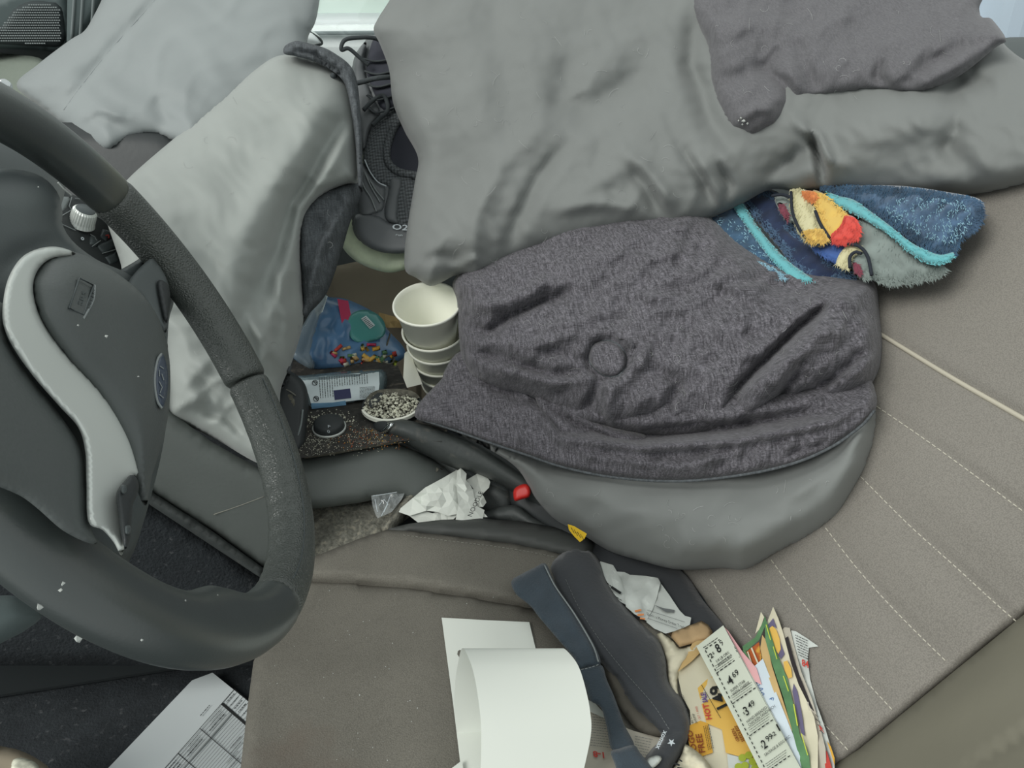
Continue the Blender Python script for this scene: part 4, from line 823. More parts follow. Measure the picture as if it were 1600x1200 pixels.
# ------------------------------------------------------------------ sneaker
sh = thing('sneaker', at(600, 250, 1.12), 'black running shoe standing heel down, pale green sole, between the grey bedding', 'shoe')
FS = anch([(550, 60, 1.19), (600, 60, 1.19), (545, 330, 1.085), (600, 410, 1.07), (660, 400, 1.07), (660, 200, 1.13), (570, 200, 1.14)])
blob('sole', [(556, 130), (550, 170), (554, 230), (556, 290), (548, 318), (532, 344), (528, 366), (536, 388), (556, 408), (584, 421), (612, 426), (640, 418), (670, 400), (680, 340), (640, 300), (600, 200), (575, 120)], lambda x, y: FS(x, y)-.004, 'sole_green', sh, bulge=.012, edge=16, thick=.05, step=5)
pxtube('sole_edge', [(546, 326), (538, 350), (540, 376), (556, 396), (584, 410), (616, 414), (646, 404)], lambda x, y: FS(x, y)-.010, .0042, 'sole_green', sh)
blob('upper', [(584, 54), (572, 62), (558, 84), (548, 112), (546, 140), (554, 200), (562, 250), (553, 300), (546, 325), (545, 350), (552, 372), (570, 388), (596, 398), (624, 400), (660, 390), (690, 300), (680, 200), (650, 100), (610, 60)], FS, 'shoe_synth', sh, bulge=.035, edge=40, thick=.03, step=5, noise=(.0008, 40, 3),
     folds=[([(556, 110), (572, 160), (566, 220), (570, 260)], 8, -.006), ([(552, 330), (570, 360), (600, 378), (650, 384)], 5, -.004)])
FS2 = lambda x, y: FS(x, y)-.030
blob('mesh_panel', [(598, 176), (618, 168), (632, 174), (640, 184), (618, 200), (606, 226), (606, 252), (620, 268), (644, 274), (660, 300), (640, 360), (612, 344), (612, 300), (600, 292), (580, 282), (568, 256), (570, 226), (580, 200)], FS2, 'shoe_mesh', sh, bulge=.012, edge=16, thick=.02, step=5)
blob('shoe_opening', [(632, 176), (620, 196), (610, 222), (608, 248), (620, 264), (650, 272), (690, 270), (690, 180)], lambda x, y: FS2(x, y)-.010, 'shoe_inner', sh, bulge=-.022, edge=26, thick=.004, step=5)
pxtube('collar', [(618, 168), (632, 176), (616, 200), (606, 228), (606, 252), (622, 268), (648, 274), (664, 280)], FS2, .0055, 'shoe_mesh', sh, .010)
blob('heel_overlay', [(562, 252), (572, 262), (590, 284), (604, 292), (604, 312), (602, 326), (592, 334), (566, 338), (560, 320), (560, 290)], FS2, 'shoe_synth', sh, bulge=.010, edge=10, thick=.02, step=4)
blob('heel_tab', [(608, 278), (626, 276), (632, 284), (626, 310), (624, 340), (628, 352), (606, 346), (600, 330), (606, 300)], lambda x, y: FS2(x, y)-.004, 'shoe_synth', sh, bulge=.010, edge=8, thick=.02, step=4)
blob('heel_cap', [(556, 336), (590, 336), (608, 346), (640, 352), (680, 350), (670, 386), (630, 396), (596, 394), (570, 382), (556, 362)], lambda x, y: FS2(x, y)-.002, 'shoe_synth', sh, bulge=.010, edge=12, thick=.02, step=4)
for L_, m_ in ((([(570, 250), (578, 268), (590, 284), (604, 291)]), 'white_print'), (([(562, 266), (568, 290), (580, 310), (588, 330)]), 'reflect_grey'), (([(570, 270), (580, 292), (594, 316)]), 'reflect_grey'), (([(578, 282), (588, 298), (600, 312)]), 'reflect_grey')):
    pxtube('side_stripe', L_, FS2, .0009, m_, sh, .0125)
text('O2', (612, 358), (19, 1.5), (1.5, -12), lambda x, y: FS2(x, y)-.014, 'white_print', sh, 'heel_lettering', .02)
text('run', (618, 368), (8, .8), (.6, -5), lambda x, y: FS2(x, y)-.014, 'white_print', sh, 'heel_lettering')
blob('tongue', [(584, 60), (600, 64), (622, 90), (634, 140), (620, 170), (598, 174), (584, 150), (572, 110)], FS2, 'shoe_inner', sh, bulge=.014, edge=16, thick=.02, step=5, folds=[([(574, 80), (600, 92), (620, 88)], 4, -.004)])
blob('eyestay', [(556, 84), (572, 66), (570, 100), (580, 140), (596, 176), (580, 200), (568, 236), (560, 200), (554, 150), (550, 112)], FS2, 'shoe_synth', sh, bulge=.012, edge=10, thick=.02, step=4)
for i in range(5):
    y = 92+i*19; pxtube('lace', [(568+i*2, y), (590, y+4+i), (622, y-2)], FS2, .0030, 'lace', sh, .018, flat=.5)
pxtube('lace_loop', [(576, 102), (562, 90), (545, 76), (534, 78), (534, 70), (540, 62), (556, 59), (582, 59), (600, 66)], anch([(576, 102, 1.12), (534, 72, 1.10), (600, 60, 1.12)]), .0029, 'lace', sh, 0, 10, 8)
pxtube('lace_tail', [(520, 118), (532, 126), (548, 131), (566, 128), (590, 122), (622, 120)], anch([(520, 118, 1.00), (566, 128, 1.09), (622, 120, 1.09)]), .0036, 'lace', sh, 0, 10, 8)
pxtube('lace_loop', [(568, 172), (584, 156), (600, 150), (606, 172), (594, 184), (582, 196)], FS2, .0030, 'lace', sh, .02, 10, 8)
blob('sole_back_wedge', [(548, 110), (556, 150), (560, 210), (556, 250), (551, 200), (546, 140)], FS2, 'sole_green', sh, bulge=.005, edge=4, thick=.02, step=4)

# ------------------------------------------------------------------ foam cups
AX = np.array([-.10, -.30, .95]); AX /= np.linalg.norm(AX)
top = at(667, 474, .955)
prof = [(.0, -.078), (.026, -.078), (.0285, -.076), (.0395, -.004), (.0425, -.003), (.0432, -.0005), (.0422, .0012), (.0405, .0002), (.0385, -.006), (.0268, -.072), (0, -.072)]
V, F = lathe(prof, top, AX, 56)
cup0 = link('foam_cup', V, F, 'foam_white'); cups = []
offs = [0, .044, .068, .092, .115, .138]
labs = ['white foam cup at the top of the stack, its open mouth showing', 'second foam cup from the top of the leaning stack, under the open one', 'third foam cup from the top of the stack', 'fourth foam cup from the top of the stack', 'fifth foam cup from the top, near the heather corner', 'bottom foam cup of the leaning white stack']
for i, (o_, lb) in enumerate(zip(offs, labs)):
    c = cup0 if i == 0 else cup0.copy()
    if i: COL.objects.link(c)
    dn = np.array([.09, .03, 0])*o_
    c.location = Vector(ORG['foam_cup'])-Vector(AX*o_)+Vector(dn); s_ = 1-.03*i; c.scale = (s_, s_, 1) if i else (1, 1, 1)
    tag(c, lb, 'cup', 'nested foam cups')
np_ = sheet('paper_napkin', [(632, 552), (641, 545), (648, 570), (660, 600), (636, 606), (630, 590)], anch([(632, 552, 1.01), (660, 600, 1.0), (636, 606, .985)]), 'foam_white', step=8, folds=[([(640, 552), (640, 600)], 3, .003)])
tag(np_, 'folded white napkin edge tucked left of the foam cup stack', 'napkin')

# ------------------------------------------------------------------ candy bag
bag = thing('candy_bag', at(545, 530, 1.1), 'blue plastic candy bag with pink strip and round teal label', 'bag')
BG = anch([(505, 458, 1.12), (455, 550, 1.03), (600, 490, 1.16), (620, 570, 1.10), (500, 575, 1.05)])
BB = blob('bag_body', [(503, 458), (514, 464), (536, 466), (562, 476), (590, 492), (602, 510), (612, 522), (632, 545), (630, 560), (600, 574), (560, 580), (520, 580), (490, 576), (466, 566), (455, 552), (462, 530), (480, 500), (492, 476)], BG, 'bag_blue', bag, bulge=.028, edge=40, thick=.03, step=6, noise=[(.003, 50, 3), (.0012, 18, 5)])
BG2 = lambda x, y: BG(x, y)-.030
blob('clear_end', [(500, 456), (512, 462), (500, 500), (492, 540), (490, 576), (470, 568), (455, 552), (462, 528), (478, 500), (490, 478)], lambda x, y: BG(x, y)-.022, 'bag_film', bag, bulge=.010, edge=16, thick=.01, step=6)
sheet('torn_top_edge', [(500, 456), (512, 463), (504, 488), (496, 496), (490, 480)], lambda x, y: BG(x, y)-.024, 'label_white', bag, step=6)
blob('round_label', [(548, 492), (566, 484), (585, 488), (600, 502), (602, 520), (592, 530), (566, 536), (550, 530), (542, 512)], BG2, 'bag_teal', bag, bulge=.003, edge=10, thick=.002, step=5)
sheet('pink_strip', [(527, 467), (544, 470), (552, 512), (536, 515)], BG2, 'bag_pink', bag, step=8, thick=.001)
BG3 = lambda x, y: BG2(x, y)-.004
sheet('barcode_patch', [(564, 498), (572, 493), (586, 508), (578, 514)], BG3, 'label_white', bag, step=8)
strokes('barcode', [(566+i*1.9, 499.5+i*2.0, 572+i*1.9, 496+i*2.0, .9) for i in range(7)], BG3, 'ink', bag, .0015)
text('net', (497, 486), (4, -7), (5, 3), lambda x, y: BG(x, y)-.026, 'ink', bag)
cols = ['ad_yellow', 'ad_lime', 'ad_red', 'ad_green', 'kraft', 'ad_orange', 'bag_pink', 'gravel_pale']
r = random.Random(5)
for i in range(44):
    x, y = r.uniform(520, 618), r.uniform(534, 570)
    if y < 538+(abs(x-575))*.1: continue
    a = r.uniform(0, 3.1); w, h = r.uniform(3, 8), r.uniform(2, 4); ca, sa = math.cos(a), math.sin(a)
    blob('wrapped_candy', [(x+u*w*ca-v*h*sa, y+u*w*sa+v*h*ca) for u, v in ((-1, -1), (1, -1), (1, 1), (-1, 1))], on_(BB, .001), cols[i % 8], bag, bulge=.004, edge=3, thick=.003, step=3, sharp=True)
pxtube('cable_loop', [(600, 560), (608, 556), (616, 560), (612, 568), (602, 568), (596, 560), (604, 540), (610, 520)], lambda x, y: BG(x, y)-.02, .0012, 'gravel_dark', bag)

# ------------------------------------------------------------------ bottle with printed back label
bt = thing('wipes_bottle', at(540, 608, 1.0), 'clear-ended bottle lying down, white label of small print with navy square', 'bottle')
BT = anch([(460, 588, .985), (600, 580, 1.01), (600, 625, .985), (482, 640, .955)])
blob('bottle_body', [(452, 588), (480, 586), (520, 582), (560, 579), (596, 577), (603, 582), (605, 596), (602, 612), (600, 622), (570, 628), (540, 634), (500, 638), (484, 640), (480, 624), (470, 602), (458, 594)], BT, 'bottle_clear', bt, bulge=.024, edge=26, thick=.03, step=5)
BTL = lambda x, y: BT(x, y)-.0245-.0*x
def btf(x, y):
    yc = 610-.09*(np.asarray(x, float)-540)*1.0; hh = 27.
    return BT(x, y)-.003-.0235*np.sqrt(np.clip(1-((np.asarray(y, float)-yc)/hh)**2, 0, 1))
sheet('back_label', [(462, 592), (500, 588), (560, 583), (592, 581), (593, 600), (590, 622), (560, 625), (520, 630), (486, 631), (482, 616), (474, 602)], btf, 'label_white', bt, step=5, smooth=True)
sheet('blue_label_foot', [(486, 630), (520, 629), (540, 626), (541, 633), (500, 638), (487, 639)], off(btf, .0004), 'label_blue', bt, step=5)
sheet('navy_square', [(521, 610), (547, 607), (549, 622), (523, 625)], off(btf, .0006), 'label_navy', bt, step=6)
S = []
for i in range(20):
    x = 499+i*3.9; y0 = 590-(x-499)*.09
    S += greek(x, y0, .06, 1, 16 if i > 5 else 32, 1.6, 60+i)
for i in range(9):
    y = 606+i*2.0; S += greek(562, y-.2, 1, -.09, 24, 1.1, 80+i)
strokes('print', S, off(btf, .0010), 'ink', bt, 0)
for c in ((492, 598), (494, 623)):
    pxtube('label_symbol', [(c[0]+4*math.cos(t), c[1]+4*math.sin(t)) for t in np.linspace(0, 6.283, 9)]+[(c[0]-3, c[1]-3), (c[0]+3, c[1]+3)], off(btf, .0010), .0004, 'ink', bt, 0, 4, 2)

# ------------------------------------------------------------------ crumpled printed paper, clear wrapper beside the seat
NF = anch([(623, 800, .865), (720, 733, .905), (765, 755, .90), (762, 808, .87), (660, 818, .865), (700, 780, .865)])
cn = thing('crumpled_paper', at(695, 780, .89), 'crumpled white paper wrapper with upside-down lettering, between seat and console', 'paper')
sheet('sheet_fold', [(623, 800), (626, 794), (664, 762), (690, 748), (714, 734), (722, 742), (716, 752), (718, 790), (716, 803), (700, 806), (684, 800), (666, 798), (640, 806)], NF, 'paper_white', cn, step=11, crumple=.0011, seed=1, smooth=False,
      folds=[([(628, 800), (668, 776), (712, 752)], 7, -.004), ([(636, 803), (680, 782), (700, 776), (716, 786)], 5, .006)])
sheet('lower_flap', [(637, 804), (660, 797), (676, 802), (700, 791), (716, 804), (708, 812), (690, 815), (668, 816), (655, 818)], off(NF, -.004), 'paper_white', cn, step=9, crumple=.002, seed=2, smooth=False, folds=[([(640, 804), (690, 796), (714, 806)], 4, -.003)])
sheet('centre_fold', [(714, 736), (720, 731), (729, 740), (728, 750), (734, 756), (739, 766), (744, 790), (757, 797), (754, 812), (738, 814), (712, 812), (716, 790), (713, 756)], off(NF, .008), 'paper_white', cn, step=9, crumple=.0014, seed=3, smooth=False, folds=[([(722, 740), (730, 770), (736, 780)], 4, .004)])
sheet('right_wing', [(729, 750), (744, 741), (755, 735), (766, 753), (764, 762), (753, 773), (740, 764)], off(NF, .002), 'paper_white', cn, step=9, crumple=.002, seed=4, smooth=False, folds=[([(752, 738), (752, 770)], 3, .004)])
sheet('right_fold', [(738, 764), (748, 766), (756, 776), (760, 785), (755, 792), (748, 792), (762, 808), (752, 808), (740, 790)], off(NF, .005), 'paper_white', cn, step=8, crumple=.002, seed=5, smooth=False)
text('NOODLE', (737, 808), (4.4, -9.5), (-10, -2.5), off(NF, .012), 'ink', cn, 'lettering', .0, .002)
wr = sheet('plastic_wrapper', [(580, 774), (600, 771), (622, 768), (634, 767), (628, 780), (612, 800), (590, 810), (586, 802), (582, 790)], anch([(580, 774, .872), (634, 767, .885), (588, 808, .858)]), 'clear_film', step=6, crumple=.0016, smooth=False)
tag(wr, 'small clear plastic wrapper on the dusty carpet beside the seat', 'wrapper')
G = [tubegeo(pxline(p, anch([(580, 774, .866), (634, 767, .879), (588, 808, .852)])), .0004, 4) for p in ([(582, 775), (602, 772), (620, 769)], [(592, 790), (600, 780), (606, 788), (600, 800)], [(610, 774), (604, 790), (596, 806)], [(586, 780), (590, 800)])]
joined('painted_glints', G, 'white_print', wr)  # white tubes paint the glints on the film's creases

# ------------------------------------------------------------------ black padded belt with navy strap
BL = off(CREASE, .018)
bl = thing('waist_belt', at(980, 1050, .66), 'black padded fabric belt with white star logo, lying across the seat crease', 'belt')
blob('belt_lining', [(905, 985), (935, 1020), (950, 1062), (970, 1108), (1000, 1142), (1040, 1150), (1060, 1120), (1020, 1060), (960, 1000)], off(CREASE, .017), 'belt_lining', bl, bulge=.006, edge=16, step=9, thick=.004)
blob('padded_band', [(858, 884), (876, 866), (900, 852), (925, 862), (938, 880), (944, 900), (958, 926), (980, 952), (1006, 978), (1028, 1000), (1039, 1026), (1042, 1056), (1048, 1072), (1064, 1090), (1076, 1116), (1078, 1142), (1068, 1172), (1052, 1196), (1040, 1214), (1004, 1214), (1006, 1188), (1020, 1168), (1034, 1152), (1012, 1128), (984, 1102), (962, 1064), (938, 1034), (918, 1004), (896, 968), (874, 930)], BL, 'belt_cloth', bl,
     bulge=.018, edge=34, thick=.006, step=7, noise=(.0008, 60, 3),
     folds=[([(880, 880), (910, 940), (950, 1000), (1010, 1070), (1056, 1130), (1060, 1170)], 5, -.004), ([(900, 870), (930, 930), (975, 985), (1020, 1040), (1046, 1090)], 14, .003), ([(926, 980), (960, 1030), (1010, 1090), (1040, 1140)], 4, -.003), ([(1030, 1150), (1050, 1140), (1074, 1140)], 5, -.003)])
stitches('stitch_row', [(884, 905), (905, 950), (940, 1004), (980, 1054), (1020, 1100), (1046, 1140)], lambda x, y: BL(x, y)-.0165, 'ink_grey', 0, 4, 2, .0003, bl)
LB = lambda x, y: BL(x, y)-.0185
text('xomax', (1037, 1141), (-4.6, 10), (10.5, 4.6), LB, 'white_print', bl, 'logo_lettering', .015, .0035)
st = []
for k in range(10):
    a = k*math.pi/5-.9; q = 6.5 if k % 2 == 0 else 2.6; st.append((1049+q*math.cos(a), 1160+q*math.sin(a)))
sheet('logo_star', st, lambda x, y: LB(x, y)-.0035, 'white_print', bl, step=4)
blob('side_tab', [(1012, 1186), (1028, 1180), (1034, 1186), (1024, 1198), (1012, 1202)], lambda x, y: LB(x, y)-.001, 'satin_silver', bl, bulge=.002, edge=5, thick=.002, step=3)
NV = off(dmin(BK, dz(.372)), .030)
blob('navy_strap', [(799, 908), (815, 897), (835, 887), (852, 880), (862, 900), (872, 920), (900, 960), (930, 1011), (938, 1038), (920, 1042), (903, 1046), (898, 1030), (870, 997), (842, 964), (828, 946), (806, 928)], NV, 'navy_cloth', bl, bulge=.006, edge=9, thick=.010, step=5, noise=(.0008, 40, 4), folds=[([(850, 886), (872, 930), (900, 985), (930, 1030)], 3, .003)])
blob('lower_strap', [(903, 1044), (938, 1038), (948, 1062), (960, 1089), (975, 1131), (991, 1168), (958, 1173), (948, 1136), (939, 1106), (922, 1094), (914, 1070)], off(NV, -.003), 'navy_cloth', bl, bulge=.005, edge=9, thick=.008, step=5)
blob('strap_end', [(954, 1174), (966, 1170), (990, 1164), (1000, 1176), (1016, 1196), (1026, 1216), (972, 1216), (960, 1192)], off(NV, .003), 'navy_cloth', bl, bulge=.006, edge=9, thick=.008, step=5)
stitches('stitch_row', [(908, 1046), (922, 1043), (936, 1038)], lambda x, y: NV(x, y)-.0065, 'reflect_grey', 0, 4, 2, .0004, bl)
pxtube('worn_edge', [(851, 883), (860, 902), (870, 920), (898, 960), (926, 1008), (935, 1034)], lambda x, y: NV(x, y)-.0085, .0007, 'reflect_grey', bl, 0, 5)
ws = sheet('paper_scrap', [(842, 985), (850, 975), (859, 987), (852, 986), (844, 990)], off(CU, .010), 'paper_white', step=6, folds=[([(848, 978), (850, 990)], 4, .003)])
tag(ws, 'tiny white paper scrap on the cushion beside the navy strap', 'paper')

# ------------------------------------------------------------------ papers on the cushion
ps = sheet('paper_sheet', [(690, 965), (760, 969), (827, 972), (838, 1018), (850, 1100), (858, 1216), (722, 1216), (708, 1100)], off(CU, .016), 'paper_white', step=18, noise=(.0006, 120, 3), thick=.0006)
tag(ps, 'flat white sheet lying under the curled white paper', 'paper')
L_ = np.array([(742, 1230, .600), (728, 1190, .606), (716, 1150, .606), (710, 1110, .602), (711, 1070, .596), (715, 1040, .590), (722, 1013, .580), (733, 1030, .566), (741, 1056, .557), (747, 1090, .550), (751, 1125, .545), (752, 1165, .542), (750, 1230, .541)])
R_ = np.array([(860, 1230, .600), (860, 1190, .606), (862, 1150, .606), (866, 1110, .602), (870, 1070, .596), (874, 1040, .590), (878, 1013, .578), (894, 1026, .566), (906, 1046, .557), (916, 1080, .550), (922, 1112, .545), (923, 1150, .542), (906, 1230, .541)])
Ls, Rs = smoothline(L_, 5), smoothline(R_, 5); n_ = len(Ls); K = 18; V = []; F = []
for s_ in (0, .0005):
    for i in range(n_):
        for k in range(K+1):
            t = k/K; p = Ls[i]*(1-t)+Rs[i]*t; V.append(at(p[0], p[1], p[2]+s_))
for i in range(n_-1):
    for k in range(K):
        a = i*(K+1)+k; F.append((a, a+1, a+K+2, a+K+1)); b = a+n_*(K+1); F.append((b, b+K+1, b+K+2, b+1))
pr_ = link('curled_paper', V, F, 'paper_white'); tag(pr_, 'large white paper curled into a half roll at the bottom of the cushion', 'paper')
cs2 = sheet('paper_corner', [(706, 1200), (722, 1188), (726, 1216), (700, 1216)], off(CU, .020), 'paper_white', step=8); tag(cs2, 'white paper corner at the bottom edge left of the curled paper', 'paper')
# the printed form on the floor
FZ = dz(.112)
fm = thing('printed_form', at(300, 1150, FZ(300, 1150)), 'white printed form with ruled table, on the dark floor left of the seat', 'paper')
sheet('form_sheet', [(150, 1220), (300, 1063), (332, 1051), (383, 1092), (470, 1165), (420, 1260), (150, 1260)], FZ, 'paper_form', fm, step=30, noise=(.0008, 200, 4))
A_ = np.array([-.66, .75]); B_ = np.array([.76, .65]); S = []; S2 = []; S3 = []
o0 = np.array([336., 1090.])
def fp(a, b): return o0+A_*a+B_*b
def seg(a1, b1, a2, b2, w): p, q = fp(a1, b1), fp(a2, b2); return (p[0], p[1], q[0], q[1], w)
for i in range(34):
    b = i*4.6; S.append(seg(30 if i > 1 else 26, b, 230, b, .7 if i > 2 else .9))
S = []
S.append(seg(-30, 0+14, 240, 14, .9)); S.append(seg(-30, 14, -30, 90, .9))
for i in range(1, 26): S.append(seg(0, 14+i*4.4, 240, 14+i*4.4, .6))
for i in range(1, 12): S.append(seg(-30, 14+i*6, 0, 14+i*6, .4))
for a in (52, 104, 158, 206): S.append(seg(a, 14, a, 130, 1.2))
strokes('ruled_lines', S, FZ, 'ink', fm, .0012, 60)
strokes('heavy_bar', [seg(0, 14, 0, 100, 4.5)], FZ, 'ink', fm, .0014)
strokes('shaded_column', [seg(4, 35, 240, 35, 4.0)], FZ, 'ink_shade', fm, .0010)
S = []
for k, a in enumerate((6, 58, 110, 164)):
    for j, b in enumerate((18.5, 23, 28)): p = fp(a+4, b); S += greek(p[0], p[1], A_[0], A_[1], 24+6*j, 1.8, 7*k+j)
for j in range(9): p = fp(-24, 18+j*8); S += greek(p[0], p[1], A_[0], A_[1], 18, 1.8, 90+j)
for k, (a, b) in enumerate(((40, 82), (44, 90), (78, 104), (84, 112), (20, 70), (26, 76))): p = fp(a, b); S += greek(p[0], p[1], A_[0], A_[1], 26, 1.8, 120+k)
p = fp(6, 2); S += greek(p[0]-6, p[1]+6, A_[0], A_[1], 22, 2.2, 200)
strokes('print', S, FZ, 'ink', fm, .0016)
ot = blob('worn_shoe', [(-40, 1150), (0, 1165), (30, 1172), (62, 1188), (80, 1206), (80, 1240), (-40, 1240)], anch([(0, 1170, .80), (80, 1210, .78), (-40, 1240, .76)]), 'cardboard', bulge=.02, edge=20, thick=.03, step=6)
tag(ot, 'brown rounded object cut off at the bottom left corner', 'object')
t2 = blob('pale_patch', [(18, 1188), (44, 1186), (62, 1200), (60, 1230), (20, 1230)], anch([(0, 1170, .782), (80, 1210, .764), (-40, 1240, .74)]), 'gravel_pale', ot, bulge=.006, edge=8, thick=.01, step=5)

# ------------------------------------------------------------------ receipts, tissue, flyers in the crease
def C_(e): return off(CREASE, e)
rc = thing('receipt', at(955, 905, .76), 'white receipt end sticking out behind the black belt, small print', 'receipt')
sheet('receipt_paper', [(932, 893), (938, 877), (958, 883), (964, 893), (974, 908), (977, 930), (978, 945), (962, 936), (948, 922), (938, 908)], C_(.016), 'paper_grey', rc, step=8, crumple=.001)
strokes('print', greek(936, 900, .75, .65, 30, 2.6, 1)+greek(940, 911, .75, .62, 24, 2, 2)+greek(952, 925, .8, .55, 24, 2, 3)+[(955, 917, 970, 927, 4)], C_(.019), 'ink', rc)
tp = thing('tissue', at(1000, 930, .74), 'crumpled grey-white tissue between the receipt and the money order slip', 'tissue')
sheet('tissue_sheet', [(963, 893), (976, 894), (984, 898), (1010, 900), (1028, 903), (1032, 910), (1026, 935), (1020, 952), (1010, 970), (992, 960), (978, 948), (976, 925), (972, 905)], C_(.020), 'paper_grey', tp, step=8, crumple=.003, seed=7, noise=(.002, 30, 3), smooth=True)
strokes('orange_print', [(992, 955, 1002, 953, 3), (996, 961, 1006, 960, 3), (1000, 966, 1008, 967, 2.5)], C_(.0245), 'fleece_orange', tp)
mo = thing('money_order_slip', at(1050, 960, .72), 'white slip reading money order, between tissue and kraft paper', 'receipt')
sheet('slip_paper', [(1030, 908), (1046, 930), (1062, 954), (1070, 962), (1080, 965), (1078, 976), (1062, 984), (1040, 990), (1022, 982), (1010, 972), (1011, 955), (1020, 945), (1026, 930)], C_(.018), 'paper_grey', mo, step=12, noise=(.001, 40, 3))
sheet('dark_notch', [(1022, 945), (1036, 950), (1054, 953), (1053, 957), (1040, 956)], C_(.0205), 'ink_grey', mo, step=8)
text("Don't a Money Order Track", (1011, 961), (5.2, 1.9), (-1.6, -6.4), C_(.021), 'ink', mo)
strokes('rules', [(1011, 953, 1070, 972, .6), (1012, 966, 1058, 982, .6)], C_(.0205), 'ink_grey', mo)
kp = blob('kraft_paper', [(1044, 990), (1070, 980), (1096, 970), (1106, 976), (1113, 986), (1114, 996), (1102, 1000), (1080, 1006), (1062, 1011)], C_(.020), 'paper_tan', bulge=.004, edge=10, thick=.003, step=6, sharp=True, folds=[([(1078, 984), (1080, 1004)], 3, -.003)])
tag(kp, 'folded tan kraft paper piece above the yellow-edged flyer', 'paper')
pb = blob('plastic_bag', [(1024, 982), (1038, 990), (1052, 1000), (1062, 1012), (1082, 1006), (1100, 1004), (1086, 1020), (1070, 1036), (1060, 1056), (1060, 1080), (1064, 1096), (1050, 1078), (1044, 1064), (1042, 1036), (1034, 1010)], C_(.014), 'paper_cream', bulge=.010, edge=12, thick=.004, step=5, noise=[(.0025, 22, 3), (.001, 10, 4)])
tag(pb, 'crumpled cream plastic bag along the right edge of the black belt', 'bag')
pb2 = blob('crumpled_wrapper', [(1070, 1162), (1078, 1166), (1096, 1180), (1112, 1200), (1116, 1220), (1040, 1220), (1056, 1196), (1066, 1176)], C_(.024), 'paper_cream', bulge=.010, edge=12, thick=.004, step=5, noise=[(.002, 20, 5), (.001, 9, 6)])
tag(pb2, 'crumpled cream wrapper with dark specks below the star logo', 'wrapper')
strokes('dark_specks', [(1052, 1192, 1062, 1196, 3), (1060, 1186, 1066, 1190, 2), (1058, 1200, 1068, 1202, 4)], C_(.0345), 'ink', pb2, .002)
# newspaper page under the belt
nw = thing('newspaper', at(970, 1160, .6), 'cream newspaper page with red digits under the navy strap', 'newspaper')
NB = off(CU, .015)
sheet('news_page', [(915, 1092), (930, 1100), (960, 1130), (990, 1142), (1036, 1154), (1020, 1180), (1000, 1216), (900, 1216), (918, 1150)], NB, 'newsprint', nw, step=20)
S = []
for i in range(14): S += greek(926-i*.3, 1112+i*4.0, .99, .12, 34, 1.6, 300+i)
for i in range(9): S += greek(992, 1150+i*4.4, .97, .2, 28-i*1.5, 1.6, 330+i)
strokes('print', S, NB, 'ink_grey', nw, .0014)
text('1-8', (946, 1176), (-15, -2), (1.5, 13), NB, 'ad_red', nw, bold=.03, e=.0016)
sheet('white_sheet_edge', [(918, 1093), (930, 1099), (942, 1112), (944, 1122), (922, 1112)], off(NB, .002), 'paper_white', nw, step=10)

# grocery flyer
fy = thing('grocery_flyer', at(1110, 1120, .6), 'cream grocery flyer with yellow HOT SALE panel, left of the coupon strip', 'flyer')
E1 = C_(.018)
sheet('flyer_page', [(1058, 1052), (1072, 1030), (1092, 1006), (1110, 1010), (1150, 1080), (1192, 1160), (1216, 1216), (1072, 1216), (1082, 1180), (1078, 1110), (1066, 1088)], E1, 'paper_cream', fy, step=18, noise=(.001, 90, 2))
sheet('folded_corner', [(1059, 1050), (1076, 1016), (1093, 984), (1112, 1000), (1100, 1014), (1080, 1034)], off(E1, .002), 'kraft', fy, step=10, folds=[([(1064, 1046), (1104, 1002)], 5, .004)])
sheet('yellow_panel', [(1090, 1075), (1104, 1062), (1118, 1054), (1150, 1110), (1180, 1165), (1192, 1192), (1134, 1176), (1128, 1140), (1104, 1130), (1096, 1100)], off(E1, .0012), 'ad_yellow', fy, step=14)
sheet('orange_panel', [(1076, 1134), (1094, 1126), (1106, 1130), (1114, 1176), (1084, 1186), (1076, 1160)], off(E1, .0012), 'ad_orange', fy, step=14)
sheet('grey_photo_ground', [(1136, 1178), (1192, 1192), (1206, 1216), (1140, 1216)], off(E1, .0012), 'paper_grey', fy, step=14)
EL = off(E1, .0018)
text('HOT', (1112, 1124), (-2.6, -11.5), (-12, 1.5), EL, 'ad_red', fy, bold=.03, e=.0012); text('SALE!', (1106, 1097), (-1.8, -6.6), (-11, 1.5), EL, 'ink_purple', fy, bold=.03, e=.0012)
text('149', (1140, 1106), (-11, -26), (-24, 12), EL, 'ink', fy, bold=.025, e=.0014)
text('BOGO', (1091, 1180), (-3.4, -13.5), (-12.5, 1.5), EL, 'ink_brown', fy, bold=.02, e=.0012); text('FREE', (1102, 1176), (-3.0, -14.5), (-13.5, 1.5), EL, 'ink_brown', fy, bold=.02, e=.0012)
text('GREEN', (1156, 1158), (-3, -6.5), (-7, 2), EL, 'ink_brown', fy, bold=.02, e=.0012); text('SEEDLESS', (1164, 1158), (-3, -6), (-7, 2), EL, 'ink_brown', fy, bold=.02, e=.0012)
text('80 CT. OR COOKED', (1084, 1130), (-1.9, -5), (-5, .8), EL, 'ink', fy, e=.0012); text('SHRIMP', (1090, 1130), (-1.6, -4.6), (-5, .8), EL, 'ink', fy, e=.0012); text('GET 1 FREE', (1095, 1124), (-1.2, -4.2), (-4.6, .8), EL, 'ad_red', fy, e=.0012)
S = [(1096, 1070, 1126, 1122, .8)]
for i in range(4): S += greek(1107+i*2.6, 1172-i, -.2, -.98, 38, 1.4, 400+i)
strokes('print', S, EL, 'ink', fy, .0012)
r = random.Random(8)
